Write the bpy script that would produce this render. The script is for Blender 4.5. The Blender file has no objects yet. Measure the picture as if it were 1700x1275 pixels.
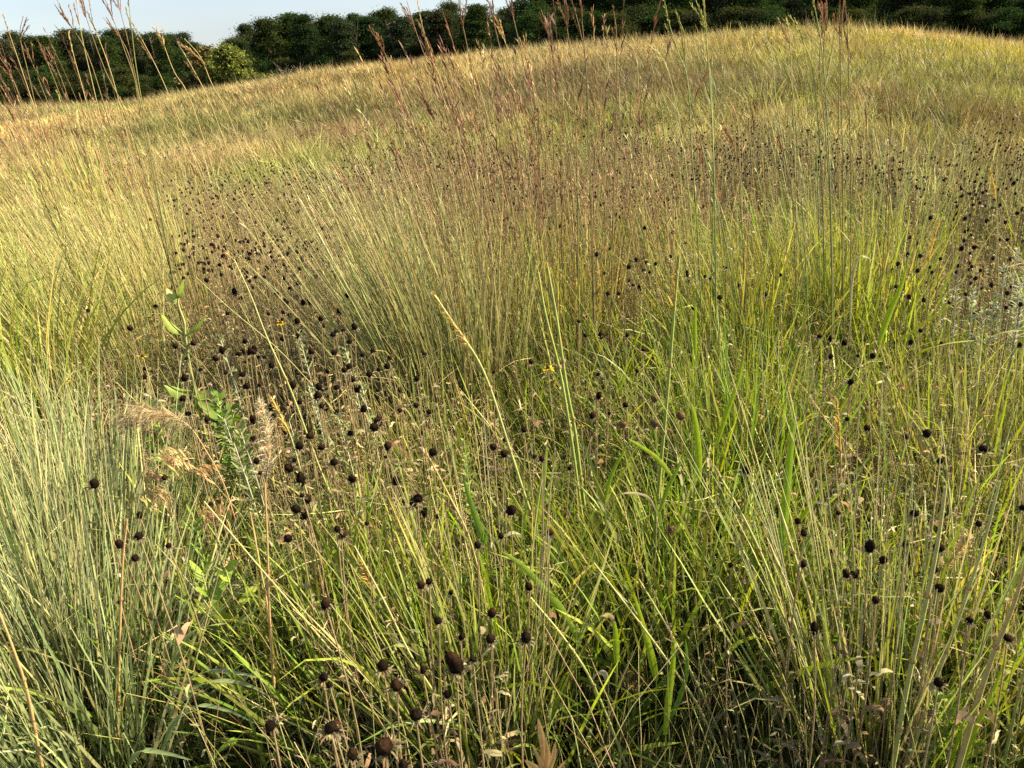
import bpy, math, random
import numpy as np
from mathutils import Vector, Matrix

# ------------------------------------------------------------------ camera, world, sun, exposure
SC = bpy.context.scene
rng = np.random.default_rng(7)
random.seed(7)
F_PX, CX, CY = 1250.0, 850.0, 637.5
CAM_Z = 1.35
PITCH, ROLL = math.radians(22.5), math.radians(3.4)
_f = np.array([0, math.cos(PITCH), -math.sin(PITCH)])
_r0 = np.array([1.0, 0, 0]); _u0 = np.array([0, math.sin(PITCH), math.cos(PITCH)])
_r = _r0 * math.cos(ROLL) - _u0 * math.sin(ROLL)
_u = _u0 * math.cos(ROLL) + _r0 * math.sin(ROLL)
cd = bpy.data.cameras.new('camera'); cam = bpy.data.objects.new('camera', cd); SC.collection.objects.link(cam)
cd.sensor_width = 36; cd.lens = 36 * F_PX / 1700; cd.clip_start = 0.02; cd.clip_end = 3000
cam.matrix_world = Matrix(((_r[0], _u[0], -_f[0], 0), (_r[1], _u[1], -_f[1], 0), (_r[2], _u[2], -_f[2], CAM_Z), (0, 0, 0, 1)))
cd.dof.use_dof = True; cd.dof.focus_distance = 2.4; cd.dof.aperture_fstop = 13
SC.camera = cam

SUN_EL, SUN_AZ = math.radians(35), math.radians(84)      # azimuth measured clockwise from the view direction (+Y)
w = bpy.data.worlds.new('World'); SC.world = w; w.use_nodes = True
nt = w.node_tree; bg = nt.nodes['Background']
sky = nt.nodes.new('ShaderNodeTexSky'); sky.sky_type = 'NISHITA'; sky.sun_disc = False
sky.sun_elevation = SUN_EL; sky.sun_rotation = SUN_AZ; sky.air_density = 1.0; sky.dust_density = 1.2; sky.ozone_density = 1.0
tcw = nt.nodes.new('ShaderNodeTexCoord'); mpw = nt.nodes.new('ShaderNodeMapping'); mpw.inputs['Scale'].default_value = (1.5, 1.5, 7)
nzw = nt.nodes.new('ShaderNodeTexNoise'); nzw.inputs['Scale'].default_value = 1.6; nzw.inputs['Detail'].default_value = 5; nzw.inputs['Roughness'].default_value = .45
mrw = nt.nodes.new('ShaderNodeMapRange'); mrw.inputs[1].default_value = .35; mrw.inputs[2].default_value = .7; mrw.inputs[3].default_value = .38; mrw.inputs[4].default_value = .66
mxw = nt.nodes.new('ShaderNodeMix'); mxw.data_type = 'RGBA'; mxw.inputs[7].default_value = (2.15, 2.25, 2.55, 1)      # thin high cloud over the blue
nt.links.new(tcw.outputs['Generated'], mpw.inputs[0]); nt.links.new(mpw.outputs[0], nzw.inputs['Vector']); nt.links.new(nzw.outputs[0], mrw.inputs[0]); nt.links.new(mrw.outputs[0], mxw.inputs[0])
nt.links.new(sky.outputs[0], mxw.inputs[6]); nt.links.new(mxw.outputs[2], bg.inputs[0]); bg.inputs[1].default_value = 0.078
sl = bpy.data.lights.new('sun', 'SUN'); sl.energy = 5.0; sl.angle = math.radians(0.6); sl.color = (1.0, 0.82, 0.53)
so = bpy.data.objects.new('sun', sl); SC.collection.objects.link(so)
sd = Vector((math.sin(SUN_AZ) * math.cos(SUN_EL), math.cos(SUN_AZ) * math.cos(SUN_EL), math.sin(SUN_EL)))
so.rotation_euler = sd.to_track_quat('Z', 'Y').to_euler()
SC.view_settings.view_transform = 'Standard'; SC.view_settings.look = 'None'
SC.view_settings.exposure = 1.74; SC.view_settings.gamma = 1
SC.render.engine = 'CYCLES'
SC.cycles.max_bounces = 6; SC.cycles.diffuse_bounces = 4; SC.cycles.transmission_bounces = 4; SC.cycles.transparent_max_bounces = 4
SC.cycles.use_denoising = False
C = SC.collection

# ------------------------------------------------------------------ value noise
_tab = np.random.default_rng(3).random((256, 256))
def vnoise(x, y, s=1.0, seed=0):
    x = np.asarray(x, float) / s + 37.7 * seed + 1000; y = np.asarray(y, float) / s + 91.3 * seed + 1000
    xi = np.floor(x).astype(int); yi = np.floor(y).astype(int)
    fx = x - xi; fy = y - yi; fx = fx * fx * (3 - 2 * fx); fy = fy * fy * (3 - 2 * fy)
    g = lambda i, j: _tab[i % 256, j % 256]
    return (g(xi, yi) * (1 - fx) + g(xi + 1, yi) * fx) * (1 - fy) + (g(xi, yi + 1) * (1 - fx) + g(xi + 1, yi + 1) * fx) * fy
def fnoise(x, y, s, seed=0):
    return (vnoise(x, y, s, seed) + .5 * vnoise(x, y, s / 2.1, seed + 1) + .25 * vnoise(x, y, s / 4.3, seed + 2)) / 1.75

# ------------------------------------------------------------------ terrain
def ray(px, py):
    d = _f + _r * ((px - CX) / F_PX) + _u * ((CY - py) / F_PX)
    return d / np.linalg.norm(d)
_ridge_px = [(-250, 165, 60), (0, 166, 60), (200, 158, 58), (300, 144, 55), (420, 126, 52), (520, 110, 50), (600, 101, 48), (700, 90, 47), (800, 79, 46), (900, 68, 45),
             (1000, 60, 45), (1100, 54, 45), (1200, 49, 45), (1300, 43, 44), (1380, 37, 43), (1500, 39, 42), (1600, 48, 42), (1700, 58, 42), (1950, 75, 42)]
_raz, _rz, _rD = [], [], []
for (px, py, D) in _ridge_px:
    d = ray(px, py); h = math.hypot(d[0], d[1])
    _raz.append(math.atan2(d[0], d[1])); _rD.append(D); _rz.append(CAM_Z + D * d[2] / h - 0.62)
_raz, _rz, _rD = map(np.array, (_raz, _rz, _rD))
def zt(x, y):
    x = np.asarray(x, float); y = np.asarray(y, float)
    az = np.arctan2(x, y); r = np.hypot(x, y)
    fade = np.clip((1.9 - np.abs(az)) / 1.1, 0, 1)
    zc = np.interp(az, _raz, _rz) * fade; D = np.interp(az, _raz, _rD)
    t = np.clip((r - 6.0) / (D - 6.0), 0, 1)
    s = t ** 1.15; s = s * (1.55 - .55 * s ** 2.2); s = np.minimum(s, 1.0 + 0 * s)
    z = zc * s - np.clip(r - D, 0, 60) ** 1.3 * 0.016 * fade
    z = z + (fnoise(x, y, 7.5, 5) - .5) * 1.0 * np.clip((r - 5) / 15, 0, 1) * np.clip((D + 5 - r) / 25, .25, 1)
    return z + (fnoise(x, y, 0.7, 9) - .5) * 0.06
def hit(px, py, h=0.0):
    d = ray(px, py); t = .4 * 1.004 ** np.arange(1500); P = np.array([0, 0, CAM_Z]) + d * t[:, None]
    k = np.nonzero(P[:, 2] <= zt(P[:, 0], P[:, 1]) + h)[0]; return P[k[0] if len(k) else -1]
def hits(q):                                  # the same for many (px, py, height) at once
    q = np.array(q); d = np.array([ray(a, b) for a, b, _ in q]); t = np.full(len(q), .8); live = np.ones(len(q), bool)
    for _ in range(900):
        P = np.array([0, 0, CAM_Z]) + d * t[:, None]; live &= P[:, 2] > zt(P[:, 0], P[:, 1]) + q[:, 2]
        if not live.any(): break
        t[live] *= 1.006
    return np.array([0, 0, CAM_Z]) + d * t[:, None]
def plane_pt(px, py, R):                      # the point on the sight line at forward distance R
    d = ray(px, py); return np.array([0, 0, CAM_Z]) + d * (R / d[1])
def to_px(p):
    q = np.asarray(p, float) - np.array([0, 0, CAM_Z]); z = q @ _f
    return CX + F_PX * (q @ _r) / z, CY - F_PX * (q @ _u) / z

# ------------------------------------------------------------------ materials
def foliage_mat(name, transl=0.35, rough=0.55, spec=0.35):
    m = bpy.data.materials.new(name); m.use_nodes = True; n = m.node_tree; n.nodes.clear(); L = n.links.new
    out = n.nodes.new('ShaderNodeOutputMaterial'); b = n.nodes.new('ShaderNodeBsdfPrincipled'); t = n.nodes.new('ShaderNodeBsdfTranslucent')
    mx = n.nodes.new('ShaderNodeMixShader'); mx.inputs[0].default_value = transl
    a = n.nodes.new('ShaderNodeVertexColor'); a.layer_name = 'Col'
    tc = n.nodes.new('ShaderNodeTexCoord'); nz = n.nodes.new('ShaderNodeTexNoise'); nz.inputs['Scale'].default_value = 90; nz.inputs['Detail'].default_value = 3
    mr = n.nodes.new('ShaderNodeMapRange'); mr.inputs[1].default_value = .3; mr.inputs[2].default_value = .7; mr.inputs[3].default_value = .85; mr.inputs[4].default_value = 1.15
    ml = n.nodes.new('ShaderNodeVectorMath'); ml.operation = 'SCALE'
    L(tc.outputs['Object'], nz.inputs['Vector']); L(nz.outputs[0], mr.inputs[0]); L(a.outputs[0], ml.inputs[0]); L(mr.outputs[0], ml.inputs['Scale'])
    L(ml.outputs[0], b.inputs['Base Color']); 
    g = n.nodes.new('ShaderNodeHueSaturation'); g.inputs['Saturation'].default_value = 1.15; g.inputs['Value'].default_value = 1.25
    L(ml.outputs[0], g.inputs['Color']); L(g.outputs[0], t.inputs['Color'])
    b.inputs['Roughness'].default_value = rough; b.inputs['Specular IOR Level'].default_value = spec
    L(b.outputs[0], mx.inputs[1]); L(t.outputs[0], mx.inputs[2]); L(mx.outputs[0], out.inputs[0])
    return m
M_GRASS = foliage_mat('grass_blade', .30)
M_STEM = foliage_mat('dry_stem', .10, .6)
M_DRY = foliage_mat('withered_leaf', .30, .8, .15)
M_LEAF = foliage_mat('broad_leaf', .40, .45)
M_CONE = foliage_mat('dark_seed_cone', 0.0, .95, .04)
M_CROWN = foliage_mat('tree_foliage', .25, .95, .03)
M_BARK = foliage_mat('bark', 0.0, .9, .2)
def ground_mat():
    m = bpy.data.materials.new('meadow_soil'); m.use_nodes = True; n = m.node_tree; L = n.links.new; b = n.nodes['Principled BSDF']
    tc = n.nodes.new('ShaderNodeTexCoord')
    n1 = n.nodes.new('ShaderNodeTexNoise'); n1.inputs['Scale'].default_value = .22; n1.inputs['Detail'].default_value = 8
    n2 = n.nodes.new('ShaderNodeTexNoise'); n2.inputs['Scale'].default_value = 14; n2.inputs['Detail'].default_value = 8
    c1 = n.nodes.new('ShaderNodeValToRGB'); e = c1.color_ramp.elements; e[0].position = .35; e[0].color = (.06, .065, .022, 1); e[1].position = .65; e[1].color = (.17, .14, .05, 1)
    c2 = n.nodes.new('ShaderNodeValToRGB'); e = c2.color_ramp.elements; e[0].position = .35; e[0].color = (.25, .25, .22, 1); e[1].position = .68; e[1].color = (1.2, 1.15, 1, 1)
    mx = n.nodes.new('ShaderNodeMix'); mx.data_type = 'RGBA'; mx.blend_type = 'MULTIPLY'; mx.inputs[0].default_value = 1
    L(tc.outputs['Object'], n1.inputs['Vector']); L(tc.outputs['Object'], n2.inputs['Vector']); L(n1.outputs[0], c1.inputs[0]); L(n2.outputs[0], c2.inputs[0])
    L(c1.outputs[0], mx.inputs[6]); L(c2.outputs[0], mx.inputs[7]); L(mx.outputs[2], b.inputs['Base Color'])
    b.inputs['Roughness'].default_value = 1; b.inputs['Specular IOR Level'].default_value = .1
    bp = n.nodes.new('ShaderNodeBump'); bp.inputs['Strength'].default_value = .8; bp.inputs['Distance'].default_value = .05
    L(n2.outputs[0], bp.inputs['Height']); L(bp.outputs[0], b.inputs['Normal'])
    return m
M_GROUND = ground_mat()

# ------------------------------------------------------------------ mesh collector
class MB:
    def __init__(s): s.V, s.F, s.Cc, s.n = [], [], [], 0
    def add(s, V, F, Col):
        V = np.asarray(V, np.float32).reshape(-1, 3); F = np.asarray(F, np.int64).reshape(-1, 4)
        Col = np.asarray(Col, np.float32); 
        if Col.ndim == 1: Col = np.tile(Col, (len(V), 1))
        s.V.append(V); s.F.append(F + s.n); s.Cc.append(Col); s.n += len(V); return s
    def mesh(s, name, mat, origin=None, smooth=True):
        V = np.concatenate(s.V); F = np.concatenate(s.F); Cc = np.concatenate(s.Cc)
        if origin is not None: V = V - np.asarray(origin, np.float32)
        me = bpy.data.meshes.new(name); me.vertices.add(len(V)); me.vertices.foreach_set('co', V.ravel())
        me.loops.add(F.size); me.loops.foreach_set('vertex_index', F.ravel().astype(np.int32))
        me.polygons.add(len(F)); me.polygons.foreach_set('loop_start', np.arange(0, F.size, 4, dtype=np.int32))
        me.polygons.foreach_set('loop_total', np.full(len(F), 4, np.int32))
        me.polygons.foreach_set('use_smooth', np.full(len(F), smooth))
        me.update(calc_edges=True)
        ca = me.color_attributes.new('Col', 'FLOAT_COLOR', 'POINT')
        ca.data.foreach_set('color', np.concatenate([np.clip(Cc, 0, 1), np.ones((len(V), 1), np.float32)], 1).astype(np.float32).ravel())
        me.materials.append(mat); return me
    def build(s, name, mat, parent=None, origin=None, smooth=True):
        o = bpy.data.objects.new(name, s.mesh(name, mat, origin, smooth)); C.objects.link(o)
        if parent is not None: o.parent = parent
        elif origin is not None: o.location = origin
        return o

def strips(mb, P0, az, lean, bend, L, W, seg, cb, ct, tube=0, wob=0.0, prof='blade', p=1.5, tw=None):
    """many curved blades (ribbons) or stems (tubes) at once"""
    P0 = np.asarray(P0, float); N = len(P0)
    if N == 0: return
    full = lambda a: np.broadcast_to(np.asarray(a, float), (N,))
    az, lean, bend, L, W = map(full, (az, lean, bend, L, W))
    t = np.linspace(0, 1, seg + 1); tm = (t[1:] + t[:-1]) / 2
    th = lean[:, None] + bend[:, None] * tm[None, :] ** p
    th = th + (rng.random((N, seg)) - .5) * wob
    ds = (L / seg)[:, None]
    H = np.stack([np.cos(az), np.sin(az), np.zeros(N)], 1); S = np.stack([-np.sin(az), np.cos(az), np.zeros(N)], 1)
    dv = np.sin(th)[:, :, None] * H[:, None, :] + np.cos(th)[:, :, None] * np.array([0, 0, 1.0])
    side_w = (rng.random((N, seg)) - .5)[:, :, None] * wob * S[:, None, :]
    dv = dv + side_w
    P = np.concatenate([P0[:, None, :], P0[:, None, :] + np.cumsum(dv * ds[:, :, None], 1)], 1)
    T = np.concatenate([dv[:, :1], dv], 1); T /= np.linalg.norm(T, axis=2, keepdims=True)
    S2 = np.broadcast_to(S[:, None, :], T.shape); Nn = np.cross(T, S2)
    if prof == 'blade': wp = np.minimum(1, .45 + 2.2 * t) * np.clip(1 - t, 0, 1) ** .55 + .03
    elif prof == 'leaf': wp = np.sin(np.pi * np.clip(t * .93 + .05, 0, 1)) ** .8 + .02
    else: wp = 1 - .6 * t
    cb = np.broadcast_to(np.asarray(cb, float), (N, 3)); ct = np.broadcast_to(np.asarray(ct, float), (N, 3))
    tt = t[None, :, None] ** 1.2
    col = cb[:, None, :] * (1 - tt) + ct[:, None, :] * tt
    if tube:
        a = np.arange(tube) * 2 * np.pi / tube
        off = (np.cos(a)[None, None, :, None] * S2[:, :, None, :] + np.sin(a)[None, None, :, None] * Nn[:, :, None, :]) * (W[:, None] * .5 * wp[None, :])[:, :, None, None]
        k = tube
    else:
        if tw is None: tw = rng.random(N) * np.pi
        ang = full(tw)[:, None] + (rng.random(N) - .5)[:, None] * 1.6 * t[None, :]
        sv = np.cos(ang)[:, :, None] * S2 + np.sin(ang)[:, :, None] * Nn
        hw = (W[:, None] * .5 * wp[None, :])[:, :, None]
        off = np.stack([-sv * hw, sv * hw], 2); k = 2
    V = P[:, :, None, :] + off
    base = (np.arange(N) * (seg + 1) * k)[:, None, None]
    i = (np.arange(seg) * k)[None, :, None]
    if tube:
        j = np.arange(k)[None, None, :]; j2 = (j + 1) % k
        Fq = np.stack([base + i + j, base + i + j2, base + i + k + j2, base + i + k + j], -1)
    else:
        z = np.zeros((1, 1, 1), int)
        Fq = np.stack([base + i + z, base + i + 1 + z, base + i + 3 + z, base + i + 2 + z], -1)
    colv = np.repeat(col[:, :, None, :], k, 2)
    mb.add(V.reshape(-1, 3), Fq.reshape(-1, 4), colv.reshape(-1, 3))
    return P

def smooth_path(pts, n=4):
    pts = [np.asarray(p, float) for p in pts]
    if len(pts) < 3: 
        return np.array([pts[0] + (pts[-1] - pts[0]) * k / (2 * n) for k in range(2 * n + 1)])
    q = [2 * pts[0] - pts[1]] + pts + [2 * pts[-1] - pts[-2]]; out = []
    for i in range(1, len(q) - 2):
        for k in range(n):
            t = k / n; a, b, c, d = q[i - 1], q[i], q[i + 1], q[i + 2]
            out.append(.5 * ((2 * b) + (-a + c) * t + (2 * a - 5 * b + 4 * c - d) * t * t + (-a + 3 * b - 3 * c + d) * t ** 3))
    out.append(pts[-1]); return np.array(out)
def tube_path(mb, pts, r0, r1, cb, ct, k=5):
    P = np.asarray(pts, float); n = len(P); T = np.gradient(P, axis=0); T /= np.linalg.norm(T, axis=1, keepdims=True) + 1e-9
    ref = np.array([0.31, 0.9, 0.1]); S = np.cross(T, ref); S /= np.linalg.norm(S, axis=1, keepdims=True) + 1e-9; N_ = np.cross(T, S)
    t = np.linspace(0, 1, n)[:, None]; r = r0 * (1 - t) + r1 * t; a = np.arange(k) * 2 * np.pi / k
    V = P[:, None, :] + (np.cos(a)[None, :, None] * S[:, None, :] + np.sin(a)[None, :, None] * N_[:, None, :]) * r[:, :, None]
    i = (np.arange(n - 1) * k)[:, None]; j = np.arange(k)[None, :]; j2 = (j + 1) % k
    Fq = np.stack([i + j, i + j2, i + k + j2, i + k + j], -1)
    col = np.asarray(cb)[None, :] * (1 - t) + np.asarray(ct)[None, :] * t
    mb.add(V.reshape(-1, 3), Fq.reshape(-1, 4), np.repeat(col[:, None, :], k, 1).reshape(-1, 3))
def ribbon_path(mb, pts, w, cb, ct, side=None, fold=.25, prof='blade'):
    """a blade with a folded midrib along a path"""
    P = np.asarray(pts, float); n = len(P); T = np.gradient(P, axis=0); T /= np.linalg.norm(T, axis=1, keepdims=True) + 1e-9
    if side is None: side = np.array([1, .25, .1])
    S = np.asarray(side, float)[None, :] - (T @ side)[:, None] * T; S /= np.linalg.norm(S, axis=1, keepdims=True) + 1e-9; N_ = np.cross(T, S)
    t = np.linspace(0, 1, n)
    wp = (np.minimum(1, .5 + 2 * t) * (1 - t) ** .5 + .02) if prof == 'blade' else (np.sin(np.pi * np.clip(.04 + .95 * t, 0, 1)) ** .75 + .02)
    hw = (w * .5 * wp)[:, None]
    V = np.stack([P - S * hw + N_ * hw * fold, P, P + S * hw + N_ * hw * fold], 1)
    i = (np.arange(n - 1) * 3)[:, None]; j = np.arange(2)[None, :]
    Fq = np.stack([i + j, i + j + 1, i + j + 4, i + j + 3], -1)
    t = t[:, None]; col = np.asarray(cb)[None, :] * (1 - t) + np.asarray(ct)[None, :] * t
    mb.add(V.reshape(-1, 3), Fq.reshape(-1, 4), np.repeat(col[:, None, :], 3, 1).reshape(-1, 3))
def blob(mb, c, r, col, nu=10, nv=8, bump=.12, axis=None, squash=1.0, col2=None, seed=0):
    rr = np.random.default_rng(seed)
    u = np.arange(nu) * 2 * np.pi / nu; v = np.linspace(.02, np.pi - .02, nv)
    U, Vv = np.meshgrid(u, v, indexing='xy'); rad = r * (1 + bump * (rr.random(U.shape) - .5) * 2)
    ax = np.array([0, 0, 1.0]) if axis is None else np.asarray(axis, float) / np.linalg.norm(axis)
    s = np.cross(ax, [.3, 1, .2]); s /= np.linalg.norm(s); q = np.cross(ax, s)
    X = (np.sin(Vv) * np.cos(U) * rad)[..., None] * s + (np.sin(Vv) * np.sin(U) * rad)[..., None] * q + (np.cos(Vv) * rad * squash)[..., None] * ax
    Vt = np.asarray(c) + X
    i = (np.arange(nv - 1) * nu)[:, None]; j = np.arange(nu)[None, :]; j2 = (j + 1) % nu
    Fq = np.stack([i + j, i + j2, i + nu + j2, i + nu + j], -1)
    cc = np.asarray(col, float)[None, :] * (.6 + .8 * rr.random((nu * nv, 1)))
    if col2 is not None:
        m = (np.cos(Vv).reshape(-1, 1) * .5 + .5) ** 3; cc = cc * (1 - m) + np.asarray(col2)[None, :] * m
    mb.add(Vt.reshape(-1, 3), Fq.reshape(-1, 4), cc)

def tag(o, label=None, cat=None, group=None, kind=None):
    if label: o['label'] = label
    if cat: o['category'] = cat
    if group: o['group'] = group
    if kind: o['kind'] = kind
    return o
def thing(name, label, cat, loc, group=None):
    o = bpy.data.objects.new(name, None); C.objects.link(o); o.location = loc; o.empty_display_size = .05
    return tag(o, label, cat, group)
def copy_tree(root):
    r = root.copy(); C.objects.link(r)
    for ch in list(root.children):
        c = ch.copy(); C.objects.link(c); c.parent = r
        for g in list(ch.children):
            d = g.copy(); C.objects.link(d); d.parent = c
    return r
def jit(c, n, s=.18, hue=.10):
    c = np.asarray(c, float); v = np.exp(rng.normal(0, s, (n, 1))); h = np.exp(rng.normal(0, hue, (n, 3)))
    return c[None, :] * v * h
def mixc(cols, wts, n, s=.18):
    cols = np.asarray(cols, float); wts = np.asarray(wts, float); idx = rng.choice(len(cols), n, p=wts / wts.sum())
    return cols[idx] * np.exp(rng.normal(0, s, (n, 1))) * np.exp(rng.normal(0, .08, (n, 3)))
# base colours (linear)
GREEN = (.125, .175, .026); DKGREEN = (.065, .10, .018); YGREEN = (.26, .30, .05); BLUEG = (.22, .27, .115); OLIVE = (.22, .24, .07)
STRAW = (.39, .345, .145); PALE = (.46, .43, .22); GOLD = (.42, .32, .10); RUST = (.24, .145, .08); PURP = (.21, .12, .085); BROWN = (.115, .085, .045); TAN = (.33, .28, .155); GREY = (.29, .275, .19)
DARK = (.006, .004, .003)
WIND = np.array([-.16, -.02])
def vec(az_l):                                   # 2-D lean vector -> azimuth, lean
    return np.arctan2(az_l[:, 1], az_l[:, 0]), np.hypot(az_l[:, 0], az_l[:, 1])
def ground_z(xy): return zt(xy[:, 0], xy[:, 1])
def on_ground(xy, dz=-.01): return np.column_stack([xy, ground_z(xy) + dz])

# ================================================================== SETTING: ground, far field
def build_terrain():
    rad = np.concatenate([[0.0], np.geomspace(.5, 9, 60), np.geomspace(9.4, 70, 110), np.geomspace(73, 1500, 34)])
    na = 360; a = np.arange(na) * 2 * np.pi / na
    R_, A_ = np.meshgrid(rad, a, indexing='ij'); X = R_ * np.sin(A_); Y = R_ * np.cos(A_); Z = zt(X, Y)
    V = np.stack([X, Y, Z], -1).reshape(-1, 3)
    i = (np.arange(len(rad) - 1) * na)[:, None]; j = np.arange(na)[None, :]; j2 = (j + 1) % na
    F_ = np.stack([i + j, i + na + j, i + na + j2, i + j2], -1)
    mb = MB(); mb.add(V, F_, (.1, .1, .05)); tag(mb.build('ground', M_GROUND), kind='structure')
build_terrain()

# colour patches of the hillside, found where the sight line through each meets the hill: (px, py, radius m, colour, strength)
BRN = (.12, .090, .045)
_hp = [(930, 100, 3.6, BRN, 1), (1000, 95, 3, BRN, .8), (1090, 100, 4, BRN, .9), (1180, 105, 3.5, BRN, .9), (1240, 95, 3, OLIVE, .6), (1120, 130, 2.5, BRN, .8), (1180, 140, 2.5, BRN, .6),
       (470, 145, 4, (.13, .16, .04), .9), (540, 150, 4, BRN, .5), (620, 135, 4, OLIVE, .7), (700, 120, 4, BRN, .5), (420, 165, 4, OLIVE, .8), (1470, 55, 4, DKGREEN, .8), (1540, 62, 4, (.1, .13, .04), .7), (1620, 80, 3, (.1, .13, .04), .7),
       (1430, 72, 2.5, YGREEN, .7), (1340, 130, 1.8, (.12, .11, .04), .9), (1395, 135, 1.5, (.10, .10, .04), .8), (1520, 130, 1.6, (.11, .11, .04), .9), (1460, 150, 1.4, YGREEN, .7), (1630, 150, 1.8, (.22, .30, .04), .9),
       (1580, 145, 1.6, (.13, .13, .045), .9), (1690, 165, 1.6, (.15, .12, .045), .9), (560, 105, 5, GOLD, .8), (650, 98, 6, GOLD, .9), (480, 118, 5, GOLD, .9), (760, 100, 5, (.42, .31, .12), .9), (1000, 68, 4, GOLD, .9), (1100, 62, 4, GOLD, .8),
       (1300, 55, 5, (.36, .30, .09), .8), (1650, 62, 3, (.34, .32, .06), .9), (870, 90, 3, GOLD, .6), (1060, 165, 1.5, (.30, .32, .06), .7), (930, 185, 1.3, OLIVE, .5), (1230, 165, 1.5, OLIVE, .6), (1300, 170, 1.3, STRAW, .6)]
HP = [(hit(a, b, .4), r, np.array(c if c is not GOLD else (.36, .28, .125)), s) for (a, b, r, c, s) in _hp]
def hill_color(xy):
    n = len(xy); x, y = xy[:, 0], xy[:, 1]
    a = fnoise(x, y * .6, 7.0, 1); b = fnoise(x, y * .6, 3.5, 4); c = vnoise(x, y, 1.2, 6)
    col = np.array([.265, .225, .10])[None, :] * np.ones((n, 1))
    def blend(col, c2, w): w = np.clip(w, 0, 1)[:, None]; return col * (1 - w) + np.asarray(c2)[None, :] * w
    col = blend(col, (.20, .22, .06), (a - .48) * 6); col = blend(col, (.40, .30, .11), (.43 - a) * 7)
    col = blend(col, BRN, (b - .57) * 7); col = blend(col, (.22, .25, .05), (.36 - b) * 5); col = blend(col, (.34, .24, .12), (c - .6) * 2)
    for (p, r, cc, s) in HP:
        d2 = ((x - p[0]) ** 2 + ((y - p[1]) * .7) ** 2) / (r * r); col = blend(col, cc * .66 + np.array([.05, .042, .018]), np.exp(-d2 ** 1.5) * s * (1.0 + .5 * c))
    return col
def wedge(n, r0, r1, half=.80, pw=.5, x_extra=0.0):
    u = rng.random(n); r = np.sqrt(r0 * r0 + (r1 * r1 - r0 * r0) * u ** (pw * 2)); a = (rng.random(n) * 2 - 1) * half
    return np.column_stack([r * np.sin(a), r * np.cos(a)])

def build_hill():
    # long grass over the whole hillside
    mb = MB()
    for (n, r0, r1, seg, pw, K, sg) in ((84000, 6.5, 16, 3, .62, 1100, .15), (90000, 15, 34, 2, .7, 3000, .22), (84000, 32, 64, 2, .7, 4200, .34)):
        cen = wedge(K, r0, r1, .74, pw); ccol = hill_color(cen) * 1.22 * np.exp(rng.normal(0, .32, (K, 1))); kind = rng.random(K)
        lum = ccol.mean(1, keepdims=True); ccol = ccol * .84 + lum * np.array([.17, .155, .10])
        ccol = np.where((kind < .13)[:, None], (.085, .105, .035), np.where((kind > .90)[:, None], (.34, .29, .14), np.where(((kind > .13) & (kind < .2))[:, None], (.15, .095, .05), ccol)))
        chh = (.17 + .28 * fnoise(cen[:, 0], cen[:, 1], 2.2, 12)) * np.exp(rng.normal(0, .34, K)); cpull = rng.random(K) ** 1.5
        idx = rng.integers(0, K, n); loose = rng.random(n) < .30; off = rng.normal(0, 1, (n, 2)) * (sg * (.5 + .7 * rng.random(n)))[:, None]
        xy = cen[idx] + off; xy[loose] = wedge(int(loose.sum()), r0, r1, .74, pw); r = np.hypot(*xy.T)
        col = ccol[idx]; col[loose] = hill_color(xy[loose]) * 1.1
        h = chh[idx] * (.6 + .5 * rng.random(n)); h[loose] = .16 + .28 * rng.random(loose.sum())
        lean2 = WIND[None, :] + rng.normal(0, .27, (n, 2)) + np.where(loose[:, None], 0, off / sg * .22); az, le = vec(lean2)
        W = (.0032 + .00068 * r) * (.5 + .9 * rng.random(n)); c = col * np.exp(rng.normal(0, .20, (n, 1))) * np.exp(rng.normal(0, .05, (n, 3)))
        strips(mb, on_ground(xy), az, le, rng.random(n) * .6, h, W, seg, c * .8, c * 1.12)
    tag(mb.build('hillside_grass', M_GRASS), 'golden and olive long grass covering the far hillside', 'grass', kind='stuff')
    # seeding stems that stand up along the ridge and across the slope
    mb = MB(); n = 6500
    az_ = rng.random(n) * 1.45 - .72; D = np.interp(az_, _raz, _rD) + rng.normal(-2, 3.5, n)
    xy = np.column_stack([D * np.sin(az_), D * np.cos(az_)])
    l2 = WIND[None, :] + rng.normal(0, .16, (n, 2)); az, le = vec(l2)
    patch = fnoise(xy[:, 0], xy[:, 1], 3, 21)
    strips(mb, on_ground(xy), az, le, rng.random(n) * .35, (.42 + .5 * patch * rng.random(n)), .017 * (.5 + rng.random(n)), 3, jit((.28, .24, .11), n), mixc([(.28, .19, .10), (.33, .28, .14), (.20, .13, .08)], [1, 2, 1], n))
    tag(mb.build('ridge_grass', M_GRASS), 'taller reddish seeding grass standing along the hill ridge', 'grass', kind='stuff')
build_hill()

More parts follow.
